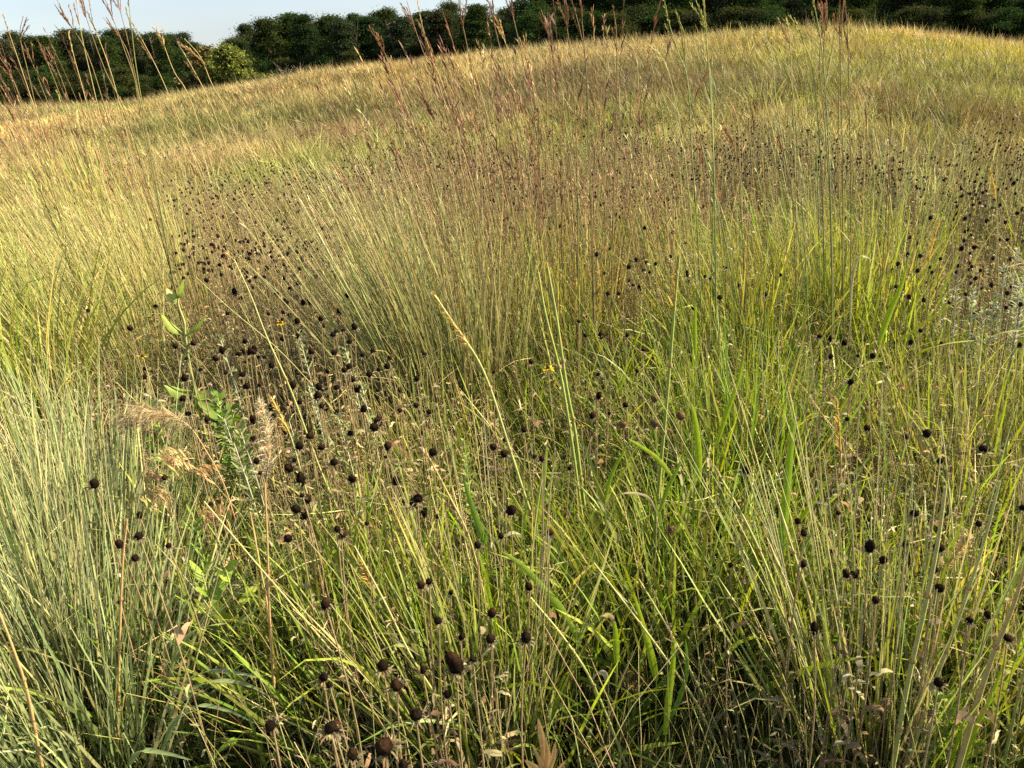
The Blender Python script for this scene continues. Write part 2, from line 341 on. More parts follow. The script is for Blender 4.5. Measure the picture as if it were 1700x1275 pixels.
# ================================================================== TREES beyond the hill
def crown_mesh(kind, seed):
    """unit-height tree crown: leaf clumps spread through an uneven volume"""
    global rng
    keep = rng; rng = np.random.default_rng(seed)
    mb = MB()
    if kind == 'pine':
        base, dark, light, q, nc, fs = .20, (.018, .030, .012), (.046, .066, .025), 230, 125, .0060
    elif kind == 'young':
        base, dark, light, q, nc, fs = .03, (.075, .082, .025), (.16, .16, .045), 190, 110, .014
    else:
        base, dark, light, q, nc, fs = .06, (.020, .030, .011), (.050, .068, .024), 210, 120, .0072
    cent = []
    while len(cent) < nc:
        z = base + (1 - base) * rng.random(); t = (z - base) / (1 - base)
        if kind == 'pine': env = .20 * min(1, (t + .10) * 3.2) * (1.03 - t) ** .75 * 1.35 * (1 + .22 * math.sin(z * 11 + seed * 1.9))
        elif kind == 'young': env = .50 * np.sin(np.pi * (t * .72 + .26)) ** .8
        else: env = .36 * np.sin(np.pi * (t * .76 + .22)) ** .8
        a = rng.random() * 2 * np.pi; env *= .8 + .4 * math.sin(a * 2 + seed) * math.sin(z * 19 + seed * 2 + a)
        r = env * math.sqrt(.25 + .75 * rng.random()); cent.append((r * math.cos(a), r * math.sin(a), z * .97))
    cent = np.array(cent); cr = .040 + .042 * rng.random(nc) * (1.3 if kind != 'pine' else 1)
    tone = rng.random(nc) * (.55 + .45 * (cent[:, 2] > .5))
    for i in range(nc):
        d = rng.normal(0, 1, (q, 3)); d *= cr[i] * .62 * np.array([1.15, 1.15, .42 if kind == 'pine' else .7])
        P = cent[i] + d
        s = rng.normal(0, 1, (q, 3)); s /= np.linalg.norm(s, axis=1, keepdims=True); u = np.cross(s, rng.normal(0, 1, (q, 3))); u /= np.linalg.norm(u, axis=1, keepdims=True)
        sz = fs * (.5 + rng.random((q, 1)))
        V = np.stack([P - s * sz - u * sz * .55, P + s * sz - u * sz * .4, P + s * sz * .8 + u * sz * .6, P - s * sz * .9 + u * sz * .5], 1)
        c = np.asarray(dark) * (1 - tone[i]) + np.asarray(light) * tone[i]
        c = c[None, :] * np.exp(rng.normal(0, .3, (q, 1)))
        mb.add(V.reshape(-1, 3), np.arange(q * 4).reshape(-1, 4), np.repeat(c, 4, 0))
    tint = np.random.default_rng(seed + 90).normal(1, .12, 3) * np.array([1.0, 1, 1.0])
    mb.Cc = [c * tint.astype(np.float32) for c in mb.Cc]
    m = mb.mesh('crown', M_CROWN, smooth=False)
    tb = MB(); lean = rng.normal(0, .01, 2)
    pts = [np.array([lean[0] * k, lean[1] * k, .96 * k / 6]) for k in range(7)]; pts[0][2] = -.04
    tube_path(tb, pts, .016 if kind == 'pine' else .012, .003, (.10, .075, .055), (.07, .05, .035), 7)
    for i in range(0, nc, 3):
        c = cent[i]; z0 = max(.04, c[2] - .06 - .5 * math.hypot(c[0], c[1])); a = np.array([lean[0] * z0 * 6, lean[1] * z0 * 6, z0])
        tube_path(tb, [a, a * .45 + c * .55 + np.array([0, 0, .01]), c], .0045, .001, (.09, .07, .05), (.07, .05, .035), 4)
    t = tb.mesh('trunk', M_BARK)
    rng = keep
    return m, t
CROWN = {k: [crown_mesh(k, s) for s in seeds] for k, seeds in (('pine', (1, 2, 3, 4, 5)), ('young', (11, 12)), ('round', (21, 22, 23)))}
def tree(px, py, R, kind, name, label, group=None, wide=1.0, v=0, drop=0.0):
    d = ray(px, py); az = math.atan2(d[0], d[1]); h = math.hypot(d[0], d[1]); d[2] += (.010 * math.sin(px * 1.7) + .004) * min(1, 100 / R) * (kind == 'pine')
    x, y = R * math.sin(az), R * math.cos(az); z0 = float(zt(x, y)) - .3 - drop; H = max(3.0, CAM_Z + R * d[2] / h - z0)
    t = thing(name, label, 'tree', (x, y, z0), group)
    cm, tm = CROWN[kind][v % len(CROWN[kind])]
    for nm, me in (('crown', cm), ('trunk', tm)):
        o = bpy.data.objects.new(nm, me); C.objects.link(o); o.parent = t
    s = H / .99; wd = wide * (.9 + .25 * abs(math.sin(px * .9)))
    t.scale = (s * wd, s * wd, s); t.rotation_euler = (0, 0, (px * .731) % 6.28)
    return t
def build_trees():
    g1 = 'dark pines of the wood left of the gap in the treeline'; l1 = 'dark rounded pine in the left wood, behind the red-tipped grass'
    for i, (px, py) in enumerate([(-60, 60), (-34, 64), (-8, 62), (20, 60), (44, 60), (66, 56), (88, 57), (109, 54), (130, 60), (150, 57), (172, 62), (190, 57), (212, 59), (232, 57), (253, 61), (270, 68), (284, 75)]):
        tree(px, py, 180 + (i * 37 % 23), 'pine', 'pine_tree', l1, g1, .84 + .22 * ((i * 7) % 3), i)
    for i, px in enumerate(range(-70, 320, 22)):
        tree(px, 66 + (i * 13 % 13), 205 + (i * 29 % 17), 'pine', 'pine_tree', 'dark pine standing deeper inside the left wood', 'pines deeper inside the left wood', 1.0, i + 2)
    for i, px in enumerate(range(-70, 320, 34)):
        tree(px, 112 + (i * 13 % 17), 172 + (i * 29 % 7), 'round', 'understorey_tree', 'low dark green tree at the foot of the left wood', 'low trees at the foot of the left wood', 1.3, i)
    tree(304, 79, 120, 'round', 'small_tree', 'small dark tree standing in the gap just left of the pale round tree', None, .9, 1)
    tree(322, 84, 128, 'pine', 'small_tree', 'narrow dark conifer touching the left side of the pale round tree', None, 1.1, 0)
    tree(341, 80, 96, 'young', 'round_tree', 'pale olive round tree, left one of the lit pair beneath the dip in the treeline', None, 1.1, 0)
    tree(374, 77, 92, 'young', 'round_tree', 'pale yellow-green round tree before the dark pines, right one of the lit pair', None, 1.15, 1)
    tree(388, 66, 125, 'pine', 'pine_tree', 'dark pine rising directly behind the pale round tree', None, 1.2, 3)
    g2 = 'pines of the long wood in the middle of the treeline'
    for i, (px, py) in enumerate([(398, 60), (417, 52), (441, 46), (462, 44), (481, 36), (503, 36), (524, 29), (545, 33), (564, 31), (588, 34), (606, 30), (625, 32), (640, 28), (664, 23), (686, 27), (706, 25), (728, 20), (747, 15), (772, 23), (792, 26), (808, 30), (826, 33)]):
        tree(px, py, 124 + (i * 31 % 19) - i * .6, 'pine', 'pine_tree', 'dark pine in the long wood between the pale round tree and the hilltop', g2, .88 + .22 * ((i * 5) % 3), i + 1)
    for i, px in enumerate(range(408, 900, 24)):
        tree(px, 52 - (px - 400) * .055 + (i * 13 % 13), 146 + (i * 29 % 11) - i * .5, 'pine', 'pine_tree', 'dark pine standing deeper inside the long middle wood', 'pines deeper inside the middle wood', 1.05, i)
    for i, px in enumerate(range(400, 900, 36)):
        tree(px, 96 - (px - 400) * .085 + (i * 17 % 13), 120 + (i * 29 % 5) - i * .4, 'round', 'understorey_tree', 'low dark bush-like tree at the foot of the middle wood', 'low trees at the foot of the middle wood', 1.3, i)
    tree(846, 24, 104, 'pine', 'pine_tree', 'dark pine at the notch where the near right wood begins', None, 1.1, 2)
    tree(862, 22, 98, 'pine', 'pine_tree', 'dark pine forming the left shoulder of the near right wood', None, 1.1, 4)
    tree(884, 8, 94, 'pine', 'pine_tree', 'tall dark pine where the right wood first reaches the top of the photo', None, 1.15, 1)
    g3 = 'near dark trees behind the hilltop, cut off by the top of the photo'
    for i, px in enumerate(range(905, 1900, 38)):
        tree(px, -30 - (i * 37 % 50), 86 + (i * 23 % 7) - i * .3, 'pine', 'pine_tree', 'near-black tall pine behind the hilltop, its top outside the photo', g3, 1.0 + .2 * (i % 2), i)
    for i, px in enumerate(range(890, 1900, 36)):
        tree(px, -6 - (i * 31 % 26), 78 + (i * 19 % 5) - i * .2, 'round' if i % 3 == 1 else 'pine', 'broadleaf_tree', 'dark green spreading tree in the near wood behind the hilltop', 'spreading trees of the near wood behind the hilltop', 1.25, i)
    for i, px in enumerate(range(890, 1900, 33)):
        tree(px, 12 + (i * 31 % 14), 72 + (i * 19 % 4), 'round', 'understorey_tree', 'low dark bush along the foot of the near right wood', 'low bushes along the foot of the near right wood', 1.5, i + 1, drop=.5)
    # leafless grey bush in front of the middle wood
    p = hit(486, 112, .3); t = thing('bare_bush', 'leafless grey bush in front of the dark middle wood', 'bush', (0, 0, 0))
    R = 84; d = ray(486, 118); az = math.atan2(d[0], d[1]); x, y = R * math.sin(az), R * math.cos(az); z = float(zt(x, y)); t.location = (x, y, z)
    mb = MB(); rr = random.Random(4)
    def br(a, dr, L, r, lvl):
        b = a + dr * L; m = (a + b) / 2 + np.array([rr.gauss(0, .06), rr.gauss(0, .06), .05]) * L
        tube_path(mb, [a, m, b], r, r * .5, (.20, .17, .14), (.26, .23, .19), 4)
        if lvl < 3:
            for _ in range(4):
                q = dr + np.array([rr.gauss(0, .5), rr.gauss(0, .5), rr.gauss(.05, .25)]); q /= np.linalg.norm(q); br(a + (b - a) * rr.uniform(.4, 1), q, L * .62, r * .5, lvl + 1)
    for k in range(9):
        a = rr.uniform(0, 6.28); q = np.array([math.cos(a) * .7, math.sin(a) * .5, rr.uniform(.6, 1.2)]); q /= np.linalg.norm(q); br(np.array([0, 0, -.05]), q, rr.uniform(1.6, 2.6), .06, 1)
    mb.build('branches', M_BARK, t)
build_trees()

# ================================================================== NEAR MEADOW (what nobody could count)
def G(px, py): 
    p = hit(px, py); return p
# zones in the near meadow, seen at mid-height of the plants: (px, py, radius, zone)
ZONES = []
def zone_w(xy, items, h=.3):
    x, y = xy.T; wgt = np.zeros(len(xy))
    for (px, py, rad) in items:
        p = hit(px, py, h); wgt = np.maximum(wgt, np.exp(-(((x - p[0]) ** 2 + (y - p[1]) ** 2) / rad ** 2) ** 1.5))
    return wgt
FORB = [(330, 640, .55), (480, 600, .6), (600, 680, .5), (560, 800, .4), (450, 800, .35), (420, 500, .6), (440, 440, .7), (450, 380, 1.0), (420, 330, 1.3), (520, 330, 1.4), (700, 1000, .25), (640, 1120, .2), (760, 850, .25), (1450, 900, .35), (1540, 850, .3), (1400, 1000, .25), (1600, 1000, .2),
        (1040, 440, .5), (1050, 650, .3), (950, 300, 1.6), (1100, 290, 1.6), (1250, 290, 1.6), (1400, 280, 1.5), (1550, 330, 1.2), (650, 300, 1.5), (800, 300, 1.3), (1430, 620, .5), (1600, 420, .8), (240, 880, .25), (1500, 720, .35), (1650, 300, 1.6)]
LEFTB = [(60, 1130, .40), (120, 1270, .30), (70, 905, .35), (200, 1250, .25)]
def near_xy(n, r0, r1, pw):
    a = wedge(n, r0, r1, .80, pw)
    if r0 < 1:                                  # the meadow goes on beside and around the viewer
        k = n // 4; r = .45 + 2.6 * rng.random(k) ** .7; b = rng.choice([-1, 1], k) * (.78 + 1.0 * rng.random(k)); a[:k] = np.column_stack([r * np.sin(b), r * np.cos(b)])
        rng.shuffle(a)
    return a
def build_near():
    # fresh green undergrowth
    mb = MB()
    for (n, r0, r1, seg, pw) in ((54000, .5, 3.2, 6, .5), (52000, 3.0, 8.5, 4, .55)):
        xy = near_xy(n, r0, r1, pw); xy[:, 0] += rng.random(n) * 1.0 * (rng.random(n) < .25) * (r1 < 4)
        f = zone_w(xy, FORB); cl = vnoise(*xy.T, .16, 3); keep = rng.random(n) > f * .72; xy, f, cl = xy[keep], f[keep], cl[keep]; n = len(xy); K = n // 45; cen = xy[rng.integers(0, n, K)]; ci = rng.integers(0, K, n); inc = rng.random(n) < .55; sg = .05 + .012 * np.hypot(*cen[ci].T); o2 = rng.normal(0, 1, (n, 2)) * sg[:, None]; xy = np.where(inc[:, None], cen[ci] + o2, xy); cl = np.where(inc, np.exp(rng.normal(-.3, .5, K))[ci], cl * .7)
        r = np.hypot(*xy.T); h = (.12 + .32 * fnoise(*xy.T, .5, 2) + .14 * cl) * (.45 + .75 * rng.random(n)) * (1 - .3 * f) * np.clip(.40 + .16 * r, .52, 1.15)
        az, le = vec(WIND[None, :] * .8 * np.clip((r - 1) / 2.2, 0, 1)[:, None] + rng.normal(0, .24, (n, 2)))
        g = fnoise(*xy.T, .6, 8)[:, None]
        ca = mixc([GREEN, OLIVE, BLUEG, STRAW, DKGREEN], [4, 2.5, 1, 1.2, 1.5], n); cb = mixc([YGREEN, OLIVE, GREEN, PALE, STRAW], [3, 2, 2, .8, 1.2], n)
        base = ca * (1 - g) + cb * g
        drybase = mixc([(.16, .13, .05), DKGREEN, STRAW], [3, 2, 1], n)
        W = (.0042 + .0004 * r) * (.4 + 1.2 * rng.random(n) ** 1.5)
        strips(mb, on_ground(xy), az, le, rng.random(n) ** 2 * 1.5, h, W, seg, base * .32 + drybase * .28, base, wob=.10)  # dry root tint, darkened further to paint in the shade low between blades
    tag(mb.build('meadow_grass', M_GRASS), 'green undergrowth of mixed grass blades covering the near ground', 'grass', kind='stuff')
    # broad sunlit leaves
    mb = MB()
    for (px, py, rad, n) in ((1150, 900, .28, 330), (1050, 1050, .22, 260), (930, 1080, .16, 160), (1250, 1050, .18, 200), (640, 1050, .16, 180), (560, 1200, .14, 150), (760, 1200, .13, 180), (880, 1240, .13, 160), (1380, 1150, .15, 200), (1560, 1200, .14, 160), (1650, 1000, .2, 160),
                             (1000, 760, .3, 220), (1200, 700, .35, 330), (1320, 800, .3, 300), (1480, 660, .35, 240), (720, 860, .2, 110), (360, 1000, .15, 120), (300, 1180, .12, 90), (1330, 480, .6, 140), (1480, 470, .6, 120), (60, 620, .4, 380), (30, 480, .6, 380), (1100, 480, .5, 160), (900, 520, .4, 200), (680, 540, .3, 60)):
        p = hit(px, py); xy = p[:2] + rng.normal(0, rad * .6, (n, 2)); r = np.hypot(*xy.T); az, le = vec(WIND[None, :] * np.clip((r - 1) / 2.2, 0, 1)[:, None] + rng.normal(0, .2, (n, 2)))
        c = mixc([(.20, .27, .05), (.29, .35, .06), (.14, .20, .04), (.36, .37, .10)], [4, 3, 2.5, 1.2], n)
        strips(mb, on_ground(xy), az, le, rng.random(n) ** 2 * 1.9, (.26 + .34 * rng.random(n)) * np.clip(.75 + .1 * r, .8, 1.3), (.0058 + .0075 * rng.random(n)), 8, c * .5, c, p=2.2, wob=.05)
    tag(mb.build('broad_grass', M_LEAF), 'broad sunlit yellow-green grass leaves between the finer blades', 'grass', kind='stuff')
    # dry stems, upright and fallen
    mb = MB()
    for (n, r0, r1, pw, k) in ((4200, .5, 3.2, .5, 3), (7500, 3.0, 9.5, .55, 3)):
        xy = near_xy(n, r0, r1, pw); r = np.hypot(*xy.T); az, le = vec(WIND[None, :] * np.clip((r - 1) / 2.5, .1, 1.2)[:, None] + rng.normal(0, .15, (n, 2)))
        h = (.26 + .45 * fnoise(*xy.T, .9, 13)) * (.5 + .65 * rng.random(n)) * np.where(zone_w(xy, LEFTB, .2) > .3, .35, 1)
        keep = rng.random(n) > zone_w(xy, FORB, .4) * .75; xy, r, az, le, h = xy[keep], r[keep], az[keep], le[keep], h[keep]; n = len(xy)
        c = mixc([STRAW, PALE, OLIVE, RUST, TAN, (.30, .33, .12)], [3, 2, 3, .9, 1.2, 2], n)
        strips(mb, on_ground(xy), az, le, rng.random(n) * .5, h, (.0017 + .0004 * r) * (.7 + .7 * rng.random(n)), 4, c * .7, c, tube=k, prof='stem', wob=.05)
    n = 2400; xy = near_xy(n, 1.35, 5, .5); az = rng.random(n) * 6.28
    P = on_ground(xy); P[:, 2] += .04 + rng.random(n) * .35
    c = mixc([STRAW, PALE, TAN], [2, 2, 1], n); strips(mb, P, az, .9 + rng.random(n) * .8, rng.normal(0, .5, n), .1 + .25 * rng.random(n), .0016 + .002 * rng.random(n), 4, c, c, wob=.15)
    tag(mb.build('dry_grass', M_STEM), 'straw-coloured dry grass stems scattered through the near meadow', 'dry grass', kind='stuff')
    # brown flower stems with curled dead leaves in the seed-head patches
    mb = MB(); lm = MB()
    n = 82000; xy = near_xy(n, .75, 14, .62); f = zone_w(xy, FORB, .4); keep = (rng.random(n) < (.02 + .85 * f) * np.clip((np.hypot(*xy.T) - .6) / 1.2, .6, 1) * np.clip((13.5 - np.hypot(*xy.T)) / 6, 0, 1)) & (zone_w(xy, LEFTB, .2) < .3); xy = xy[keep]; n = len(xy); r = np.hypot(*xy.T)
    az, le = vec(WIND[None, :] * .6 + rng.normal(0, .13, (n, 2))); h = (.34 + .18 * rng.random(n))
    c = mixc([BROWN, (.22, .17, .09), (.34, .28, .15), STRAW, OLIVE], [1.6, 3, 3, 2, 1], n)
    P = strips(mb, on_ground(xy), az, le, rng.normal(.1, .25, n), h, .0022 + .0002 * r, 4, c * .8, c, tube=3, prof='stem', wob=.12)
    m = rng.random(n) < np.clip(3.8 / r, .25, 1); Pm = P[m]; rm = r[m]
    for k in range(9):
        q = rng.random(len(Pm)) * 3.2 + .6; i = q.astype(int).clip(0, 3); fr = (q - i).clip(0, 1)[:, None]; A = Pm[np.arange(len(Pm)), i] * (1 - fr) + Pm[np.arange(len(Pm)), i + 1] * fr
        n2 = len(A); near = np.clip(rm / 1.7, .5, 1); cc = mixc([(.22, .18, .10), TAN, (.36, .31, .20), (.12, .095, .055), (.15, .18, .07)], [3, 2.2, 2, 1.6, 1.6], n2, .25)
        strips(lm, A, rng.random(n2) * 6.28, .5 + rng.random(n2) * 1.2, rng.normal(1.3, .9, n2), (.014 + .026 * rng.random(n2)) * near, (.0028 + .0032 * rng.random(n2)) * (1 + .18 * rm) * near, 4, cc, cc * 1.1, prof='leaf', wob=.8)
    tag(mb.build('dry_flower_stems', M_STEM), 'thin brown dead flower stems massed between the grasses', 'dry stems', kind='stuff')
    tag(lm.build('withered_leaves', M_DRY), 'curled grey-brown withered leaves on the dead flower stems', 'dead leaves', kind='stuff')
    # low leafy plants between the stems
    mb = MB(); n = 26000; xy = near_xy(n, .6, 7, .55); f = vnoise(*xy.T, .35, 31); xy = xy[f > .45]; n = len(xy); r = np.hypot(*xy.T)
    P = on_ground(xy); P[:, 2] += .02 + .2 * rng.random(n) * vnoise(*xy.T, .3, 33)
    c = mixc([GREEN, DKGREEN, (.13, .20, .05), YGREEN], [3, 2, 2, .6], n)
    strips(mb, P, rng.random(n) * 6.28, .6 + rng.random(n) * .8, rng.random(n) * .7, .025 + .05 * rng.random(n), (.006 + .010 * rng.random(n)), 4, c * .8, c, prof='leaf', wob=.2)
    tag(mb.build('ground_cover', M_LEAF), 'small green leaves of low plants near the ground', 'ground cover', kind='stuff')
build_near()

# ================================================================== TUSSOCKS (each one thing)
def tussock(name, label, base_px, spread, n, h, w, cb, ct, lean=(0, 0), fan=.35, sig=.10, bend=.35, stems=None, cat='grass tussock', aspect=1.0, seg=7, group=None, hvar=.4, stemw=.0030, tips=None):
    n = int(n * .62); w = w * 1.8
    if stems: stems = (int(stems[0] * .75),) + tuple(stems[1:])
    p = G(*base_px); o = np.array([p[0], p[1], float(zt(p[0], p[1]))])
    t = thing(name, label, cat, tuple(o), group)
    def roots(n):
        a = rng.random(n) * 6.283; q = np.sqrt(rng.random(n)) * spread; return np.column_stack([p[0] + np.cos(a) * q * aspect, p[1] + np.sin(a) * q]), np.column_stack([np.cos(a), np.sin(a)]) * (q / spread)[:, None]
    mb = MB(); xy, out = roots(n)
    az, le = vec(np.array(lean)[None, :] + out * fan + rng.normal(0, sig, (n, 2)))
    cbs = mixc(cb[0], cb[1], n); cts = mixc(ct[0], ct[1], n)
    L = h * (1 - hvar + hvar * 1.3 * rng.random(n)) * np.where(rng.random(n) < .25, .6, 1)
    R3 = on_ground(xy); W3 = w * (.45 + 1.1 * rng.random(n)); bd = bend * rng.random(n) ** 1.5; kk = rng.random(n) < .10; ok = ~kk
    strips(mb, R3[ok], az[ok], le[ok], bd[ok], L[ok], W3[ok], seg, cbs[ok] * .75, cts[ok], wob=.07, p=2)
    m = int(kk.sum()); strips(mb, R3[kk], az[kk] + rng.normal(0, .6, m), le[kk], 1.0 + 1.3 * rng.random(m), L[kk] * .85, W3[kk], seg + 2, cbs[kk] * .8, cts[kk], wob=.10, p=5)
    mb.build('blades', M_GRASS, t, o)
    if stems:
        ns, hs, cs, ct2 = stems; mb = MB(); xy, out = roots(ns)
        az, le = vec(np.array(lean)[None, :] + out * fan * .8 + rng.normal(0, sig * .8, (ns, 2)))
        c0 = mixc(cs[0], cs[1], ns); c1 = mixc(ct2[0], ct2[1], ns)
        Ls = hs * (.7 + .38 * rng.random(ns))
        P = strips(mb, on_ground(xy), az, le, .25 * rng.random(ns), Ls, stemw * (.8 + .5 * rng.random(ns)), 8, c0, c1, tube=4, prof='stem', wob=.03, p=2)
        if tips:
            kt, tl, tw = tips; mt = mb
            for k in range(kt):
                q = 7.99 - 1.3 * rng.random(ns) ** 1.5; i = q.astype(int); fr = (q - i)[:, None]; A = P[np.arange(ns), i] * (1 - fr) + P[np.arange(ns), i + 1] * fr
                strips(mt, A, az + rng.normal(0, .8, ns), le + .12 + .2 * rng.random(ns), rng.random(ns) * .3, tl * (.6 + .8 * rng.random(ns)), tw, 3, c1, c1 * 1.1, prof='leaf')
        mb.build('seed_stems', M_STEM, t, o)
    return t
def cmb(cols, w): return (cols, w)
BGm = cmb([(.205, .268, .10), (.27, .33, .14), OLIVE, PALE, (.12, .19, .05)], [4, 3, 2, 1, 2.5]); BGt = cmb([(.35, .395, .20), BLUEG, PALE, (.40, .40, .24)], [4.5, 2.5, 1.8, 1.5])
OLm = cmb([OLIVE, (.17, .22, .055), BLUEG, STRAW], [4, 3, 1.5, 1.5]); OLt = cmb([(.38, .39, .17), PALE, STRAW, OLIVE], [4, 3.5, 2, 1])
YGm = cmb([(.20, .28, .035), YGREEN, GREEN, (.40, .38, .06)], [4, 3, 2, 1]); YGt = cmb([(.34, .39, .07), YGREEN, (.42, .40, .12), STRAW], [3, 3, 2.5, 2])
STm = cmb([(.26, .28, .075), OLIVE, STRAW, (.19, .25, .05)], [3, 3, 1.6, 3]); STt = cmb([STRAW, PALE, (.40, .31, .13), (.33, .36, .11)], [3.4, 2.6, 1.6, 3.4])
GRm = cmb([GREEN, (.14, .22, .04), YGREEN, DKGREEN], [4, 3, 1, 1.5]); GRt = cmb([(.22, .31, .055), YGREEN, OLIVE, (.35, .36, .10)], [4, 2, 2, 1])
RDs = cmb([OLIVE, (.20, .115, .055), STRAW], [1.2, 4, 1]); RDt = cmb([(.20, .10, .06), (.17, .09, .065), (.28, .165, .09), STRAW], [3, 3, 2.5, .7])
PALEt = cmb([PALE, (.44, .42, .24), (.34, .38, .18)], [3, 2, 2])
def build_tussocks():
    # foreground left, blue-green fine grass
    T = tussock
    T('grass_tussock', 'big pale blue-green fine-bladed tussock filling the lower left corner', (60, 1130), .34, 1700, .66, .0032, BGm, BGt, (-.03, 0), .30, .09, .35, (300, .72, BGm, BGt), seg=8)
    T('grass_tussock', 'pale blue-green tussock cut off by the bottom edge at lower left', (130, 1290), .20, 800, .55, .0034, BGm, BGt, (-.02, 0), .35, .10, .35, (120, .7, BGm, BGt))
    T('grass_tussock', 'blue-green tussock at the left edge, behind the big lower left one', (60, 925), .26, 900, .58, .0030, BGm, BGt, (-.12, 0), .25, .09, .3, (200, .66, BGm, BGt))
    T('grass_tussock', 'loose blue-green tussock with blades arching right, right side of the lower left corner', (215, 1260), .16, 420, .62, .0040, BGm, BGt, (.05, .02), .45, .14, .9)
    T('grass_tussock', 'small grey-green tussock whose long blades bow over to the right above the fern leaf', (265, 1215), .07, 60, .52, .0045, cmb([(.22, .30, .14)], [1]), cmb([(.34, .42, .22), (.28, .36, .18)], [1, 1]), (.75, -.05), .2, .12, 1.3)
    # upper left straw grass
    T('grass_tussock', 'bright yellow-green broad-leaved tussock at the left edge beside the straw grass', (20, 720), .30, 600, .85, .0060, YGm, YGt, (-.08, 0), .35, .16, .8)
    T('grass_tussock', 'lime-green leafy tussock at the left edge just behind the blue-green grass', (40, 800), .22, 330, .98, .0052, YGm, YGt, (-.12, 0), .3, .16, .7)
    T('grass_tussock', 'straw and green tussock leaning left, left of the broad-leaved milkweed', (170, 690), .33, 800, .85, .0032, STm, STt, (-.24, 0), .22, .11, .3, (220, 1.08, STm, STt), tips=(2, .03, .003))
    T('grass_tussock', 'straw tussock leaning left directly behind the broad-leaved milkweed', (285, 600), .24, 620, .85, .0034, STm, STt, (-.26, 0), .22, .10, .3, (200, 1.02, STm, STt), tips=(2, .03, .003))
    T('grass_tussock', 'tall golden tussock at the left edge below the red seed tips', (30, 560), .5, 700, .95, .0036, STm, STt, (-.25, 0), .2, .10, .3, (210, 1.22, STm, RDt), tips=(4, .045, .0035))
    T('grass_tussock', 'tall reddish seeding tussock rising before the left wood at the edge of the photo', (55, 492), .42, 160, .8, .0034, STm, STt, (-.22, 0), .16, .08, .3, (95, 1.78, STm, RDt), tips=(9, .045, .005), stemw=.0040)
    T('grass_tussock', 'second tall reddish seeding tussock before the left wood, right of the edge one', (185, 478), .42, 160, .8, .0034, STm, STt, (-.20, 0), .16, .08, .3, (70, 1.66, STm, RDt), tips=(9, .045, .005), stemw=.0040)
    T('grass_tussock', 'red-tipped tall tussock under the tall forked stalks on the left', (215, 505), .55, 520, .80, .0036, STm, STt, (-.26, 0), .2, .11, .3, (150, 1.08, STm, RDt), tips=(4, .045, .0035))
    T('grass_tussock', 'fresh lime-green tussock showing through the straw grass at upper left', (130, 420), .5, 500, .95, .008, YGm, YGt, (-.2, 0), .25, .12, .5)
    # centre
    T('grass_tussock', 'large pale olive tussock fanning left in the middle of the photo', (725, 700), .22, 860, .95, .0030, OLm, OLt, (-.20, 0), .19, .11, .25, (330, 1.12, OLm, OLt), tips=(1, .03, .003), seg=8)
    T('grass_tussock', 'narrow olive tussock on the right flank of the large pale olive one', (790, 690), .2, 600, .92, .0034, OLm, OLt, (-.10, 0), .22, .09, .3, (220, 1.05, OLm, RDt), tips=(2, .03, .003))
    T('grass_tussock', 'reddish-stemmed tussock in the centre under the tallest stalks', (925, 630), .26, 420, .78, .0045, OLm, YGt, (-.07, 0), .2, .10, .4, (90, 1.50, RDs, RDt), tips=(14, .034, .005), stemw=.0044)
    T('grass_tussock', 'thin rusty tussock left of the reddish-stemmed centre tussock', (835, 600), .22, 160, .75, .004, OLm, STt, (-.2, 0), .2, .09, .4, (64, 1.45, RDs, RDt), tips=(14, .034, .005), stemw=.0042)
    T('grass_tussock', 'orange-tinged tussock between the two thick green stalks and the dark seed heads', (985, 600), .2, 260, .7, .0045, cmb([OLIVE, (.3, .25, .06)], [2, 1]), cmb([(.42, .28, .08), (.4, .36, .10), RUST], [2, 3, 1]), (-.05, 0), .2, .1, .5, (70, 1.0, RDs, RDt), tips=(3, .04, .0035))
    T('grass_tussock', 'pink-stemmed tussock right of centre in front of the far seed-head patch', (1100, 520), .3, 260, .75, .0045, OLm, STt, (-.12, 0), .2, .1, .4, (130, 1.0, RDs, cmb([(.45, .26, .16), STRAW, RUST], [2, 2, 1])), tips=(4, .04, .004))
    # right
    T('grass_tussock', 'large vivid yellow-green leafy tussock right of centre', (1400, 600), .30, 760, .80, .0052, YGm, YGt, (-.06, 0), .15, .12, .45, (130, 1.15, GRm, OLt), tips=(3, .04, .0035))
    T('grass_tussock', 'medium yellow-green tussock left of the large vivid one', (1235, 640), .25, 560, .74, .0048, YGm, cmb([YGREEN, GOLD, (.42, .42, .10)], [3, 2, 2]), (-.05, 0), .3, .14, .5, (60, 1.05, GRm, STt), tips=(3, .04, .0035))
    T('grass_tussock', 'dense upright green tussock in front of the medium yellow-green one', (1235, 850), .20, 560, .58, .0050, GRm, GRt, (-.05, 0), .3, .12, .4, (60, .85, GRm, GRt))
    T('grass_tussock', 'short bushy yellow-green tussock at the right edge below the silver sage', (1640, 860), .26, 700, .60, .0040, OLm, cmb([YGREEN, (.42, .42, .10), STRAW], [3, 3, 2]), (-.02, 0), .4, .12, .3)
    T('grass_tussock', 'sea-green tussock below the big seed head on the right', (1560, 800), .2, 350, .42, .0038, BGm, GRt, (.0, 0), .4, .12, .3)
    T('grass_tussock', 'hazy blue-green tussock behind the silver sage, near the right edge', (1595, 400), .4, 500, .55, .0055, BGm, BGt, (-.05, 0), .2, .1, .3)
    T('grass_tussock', 'pale straw tussock on the slope at the far right', (1500, 330), .7, 400, .6, .007, STm, STt, (-.1, 0), .3, .12, .3)
    # foreground
    T('grass_tussock', 'deep green broad-bladed tussock in the lower centre', (1110, 1110), .17, 420, .55, .0070, GRm, GRt, (-.10, 0), .4, .15, .7)
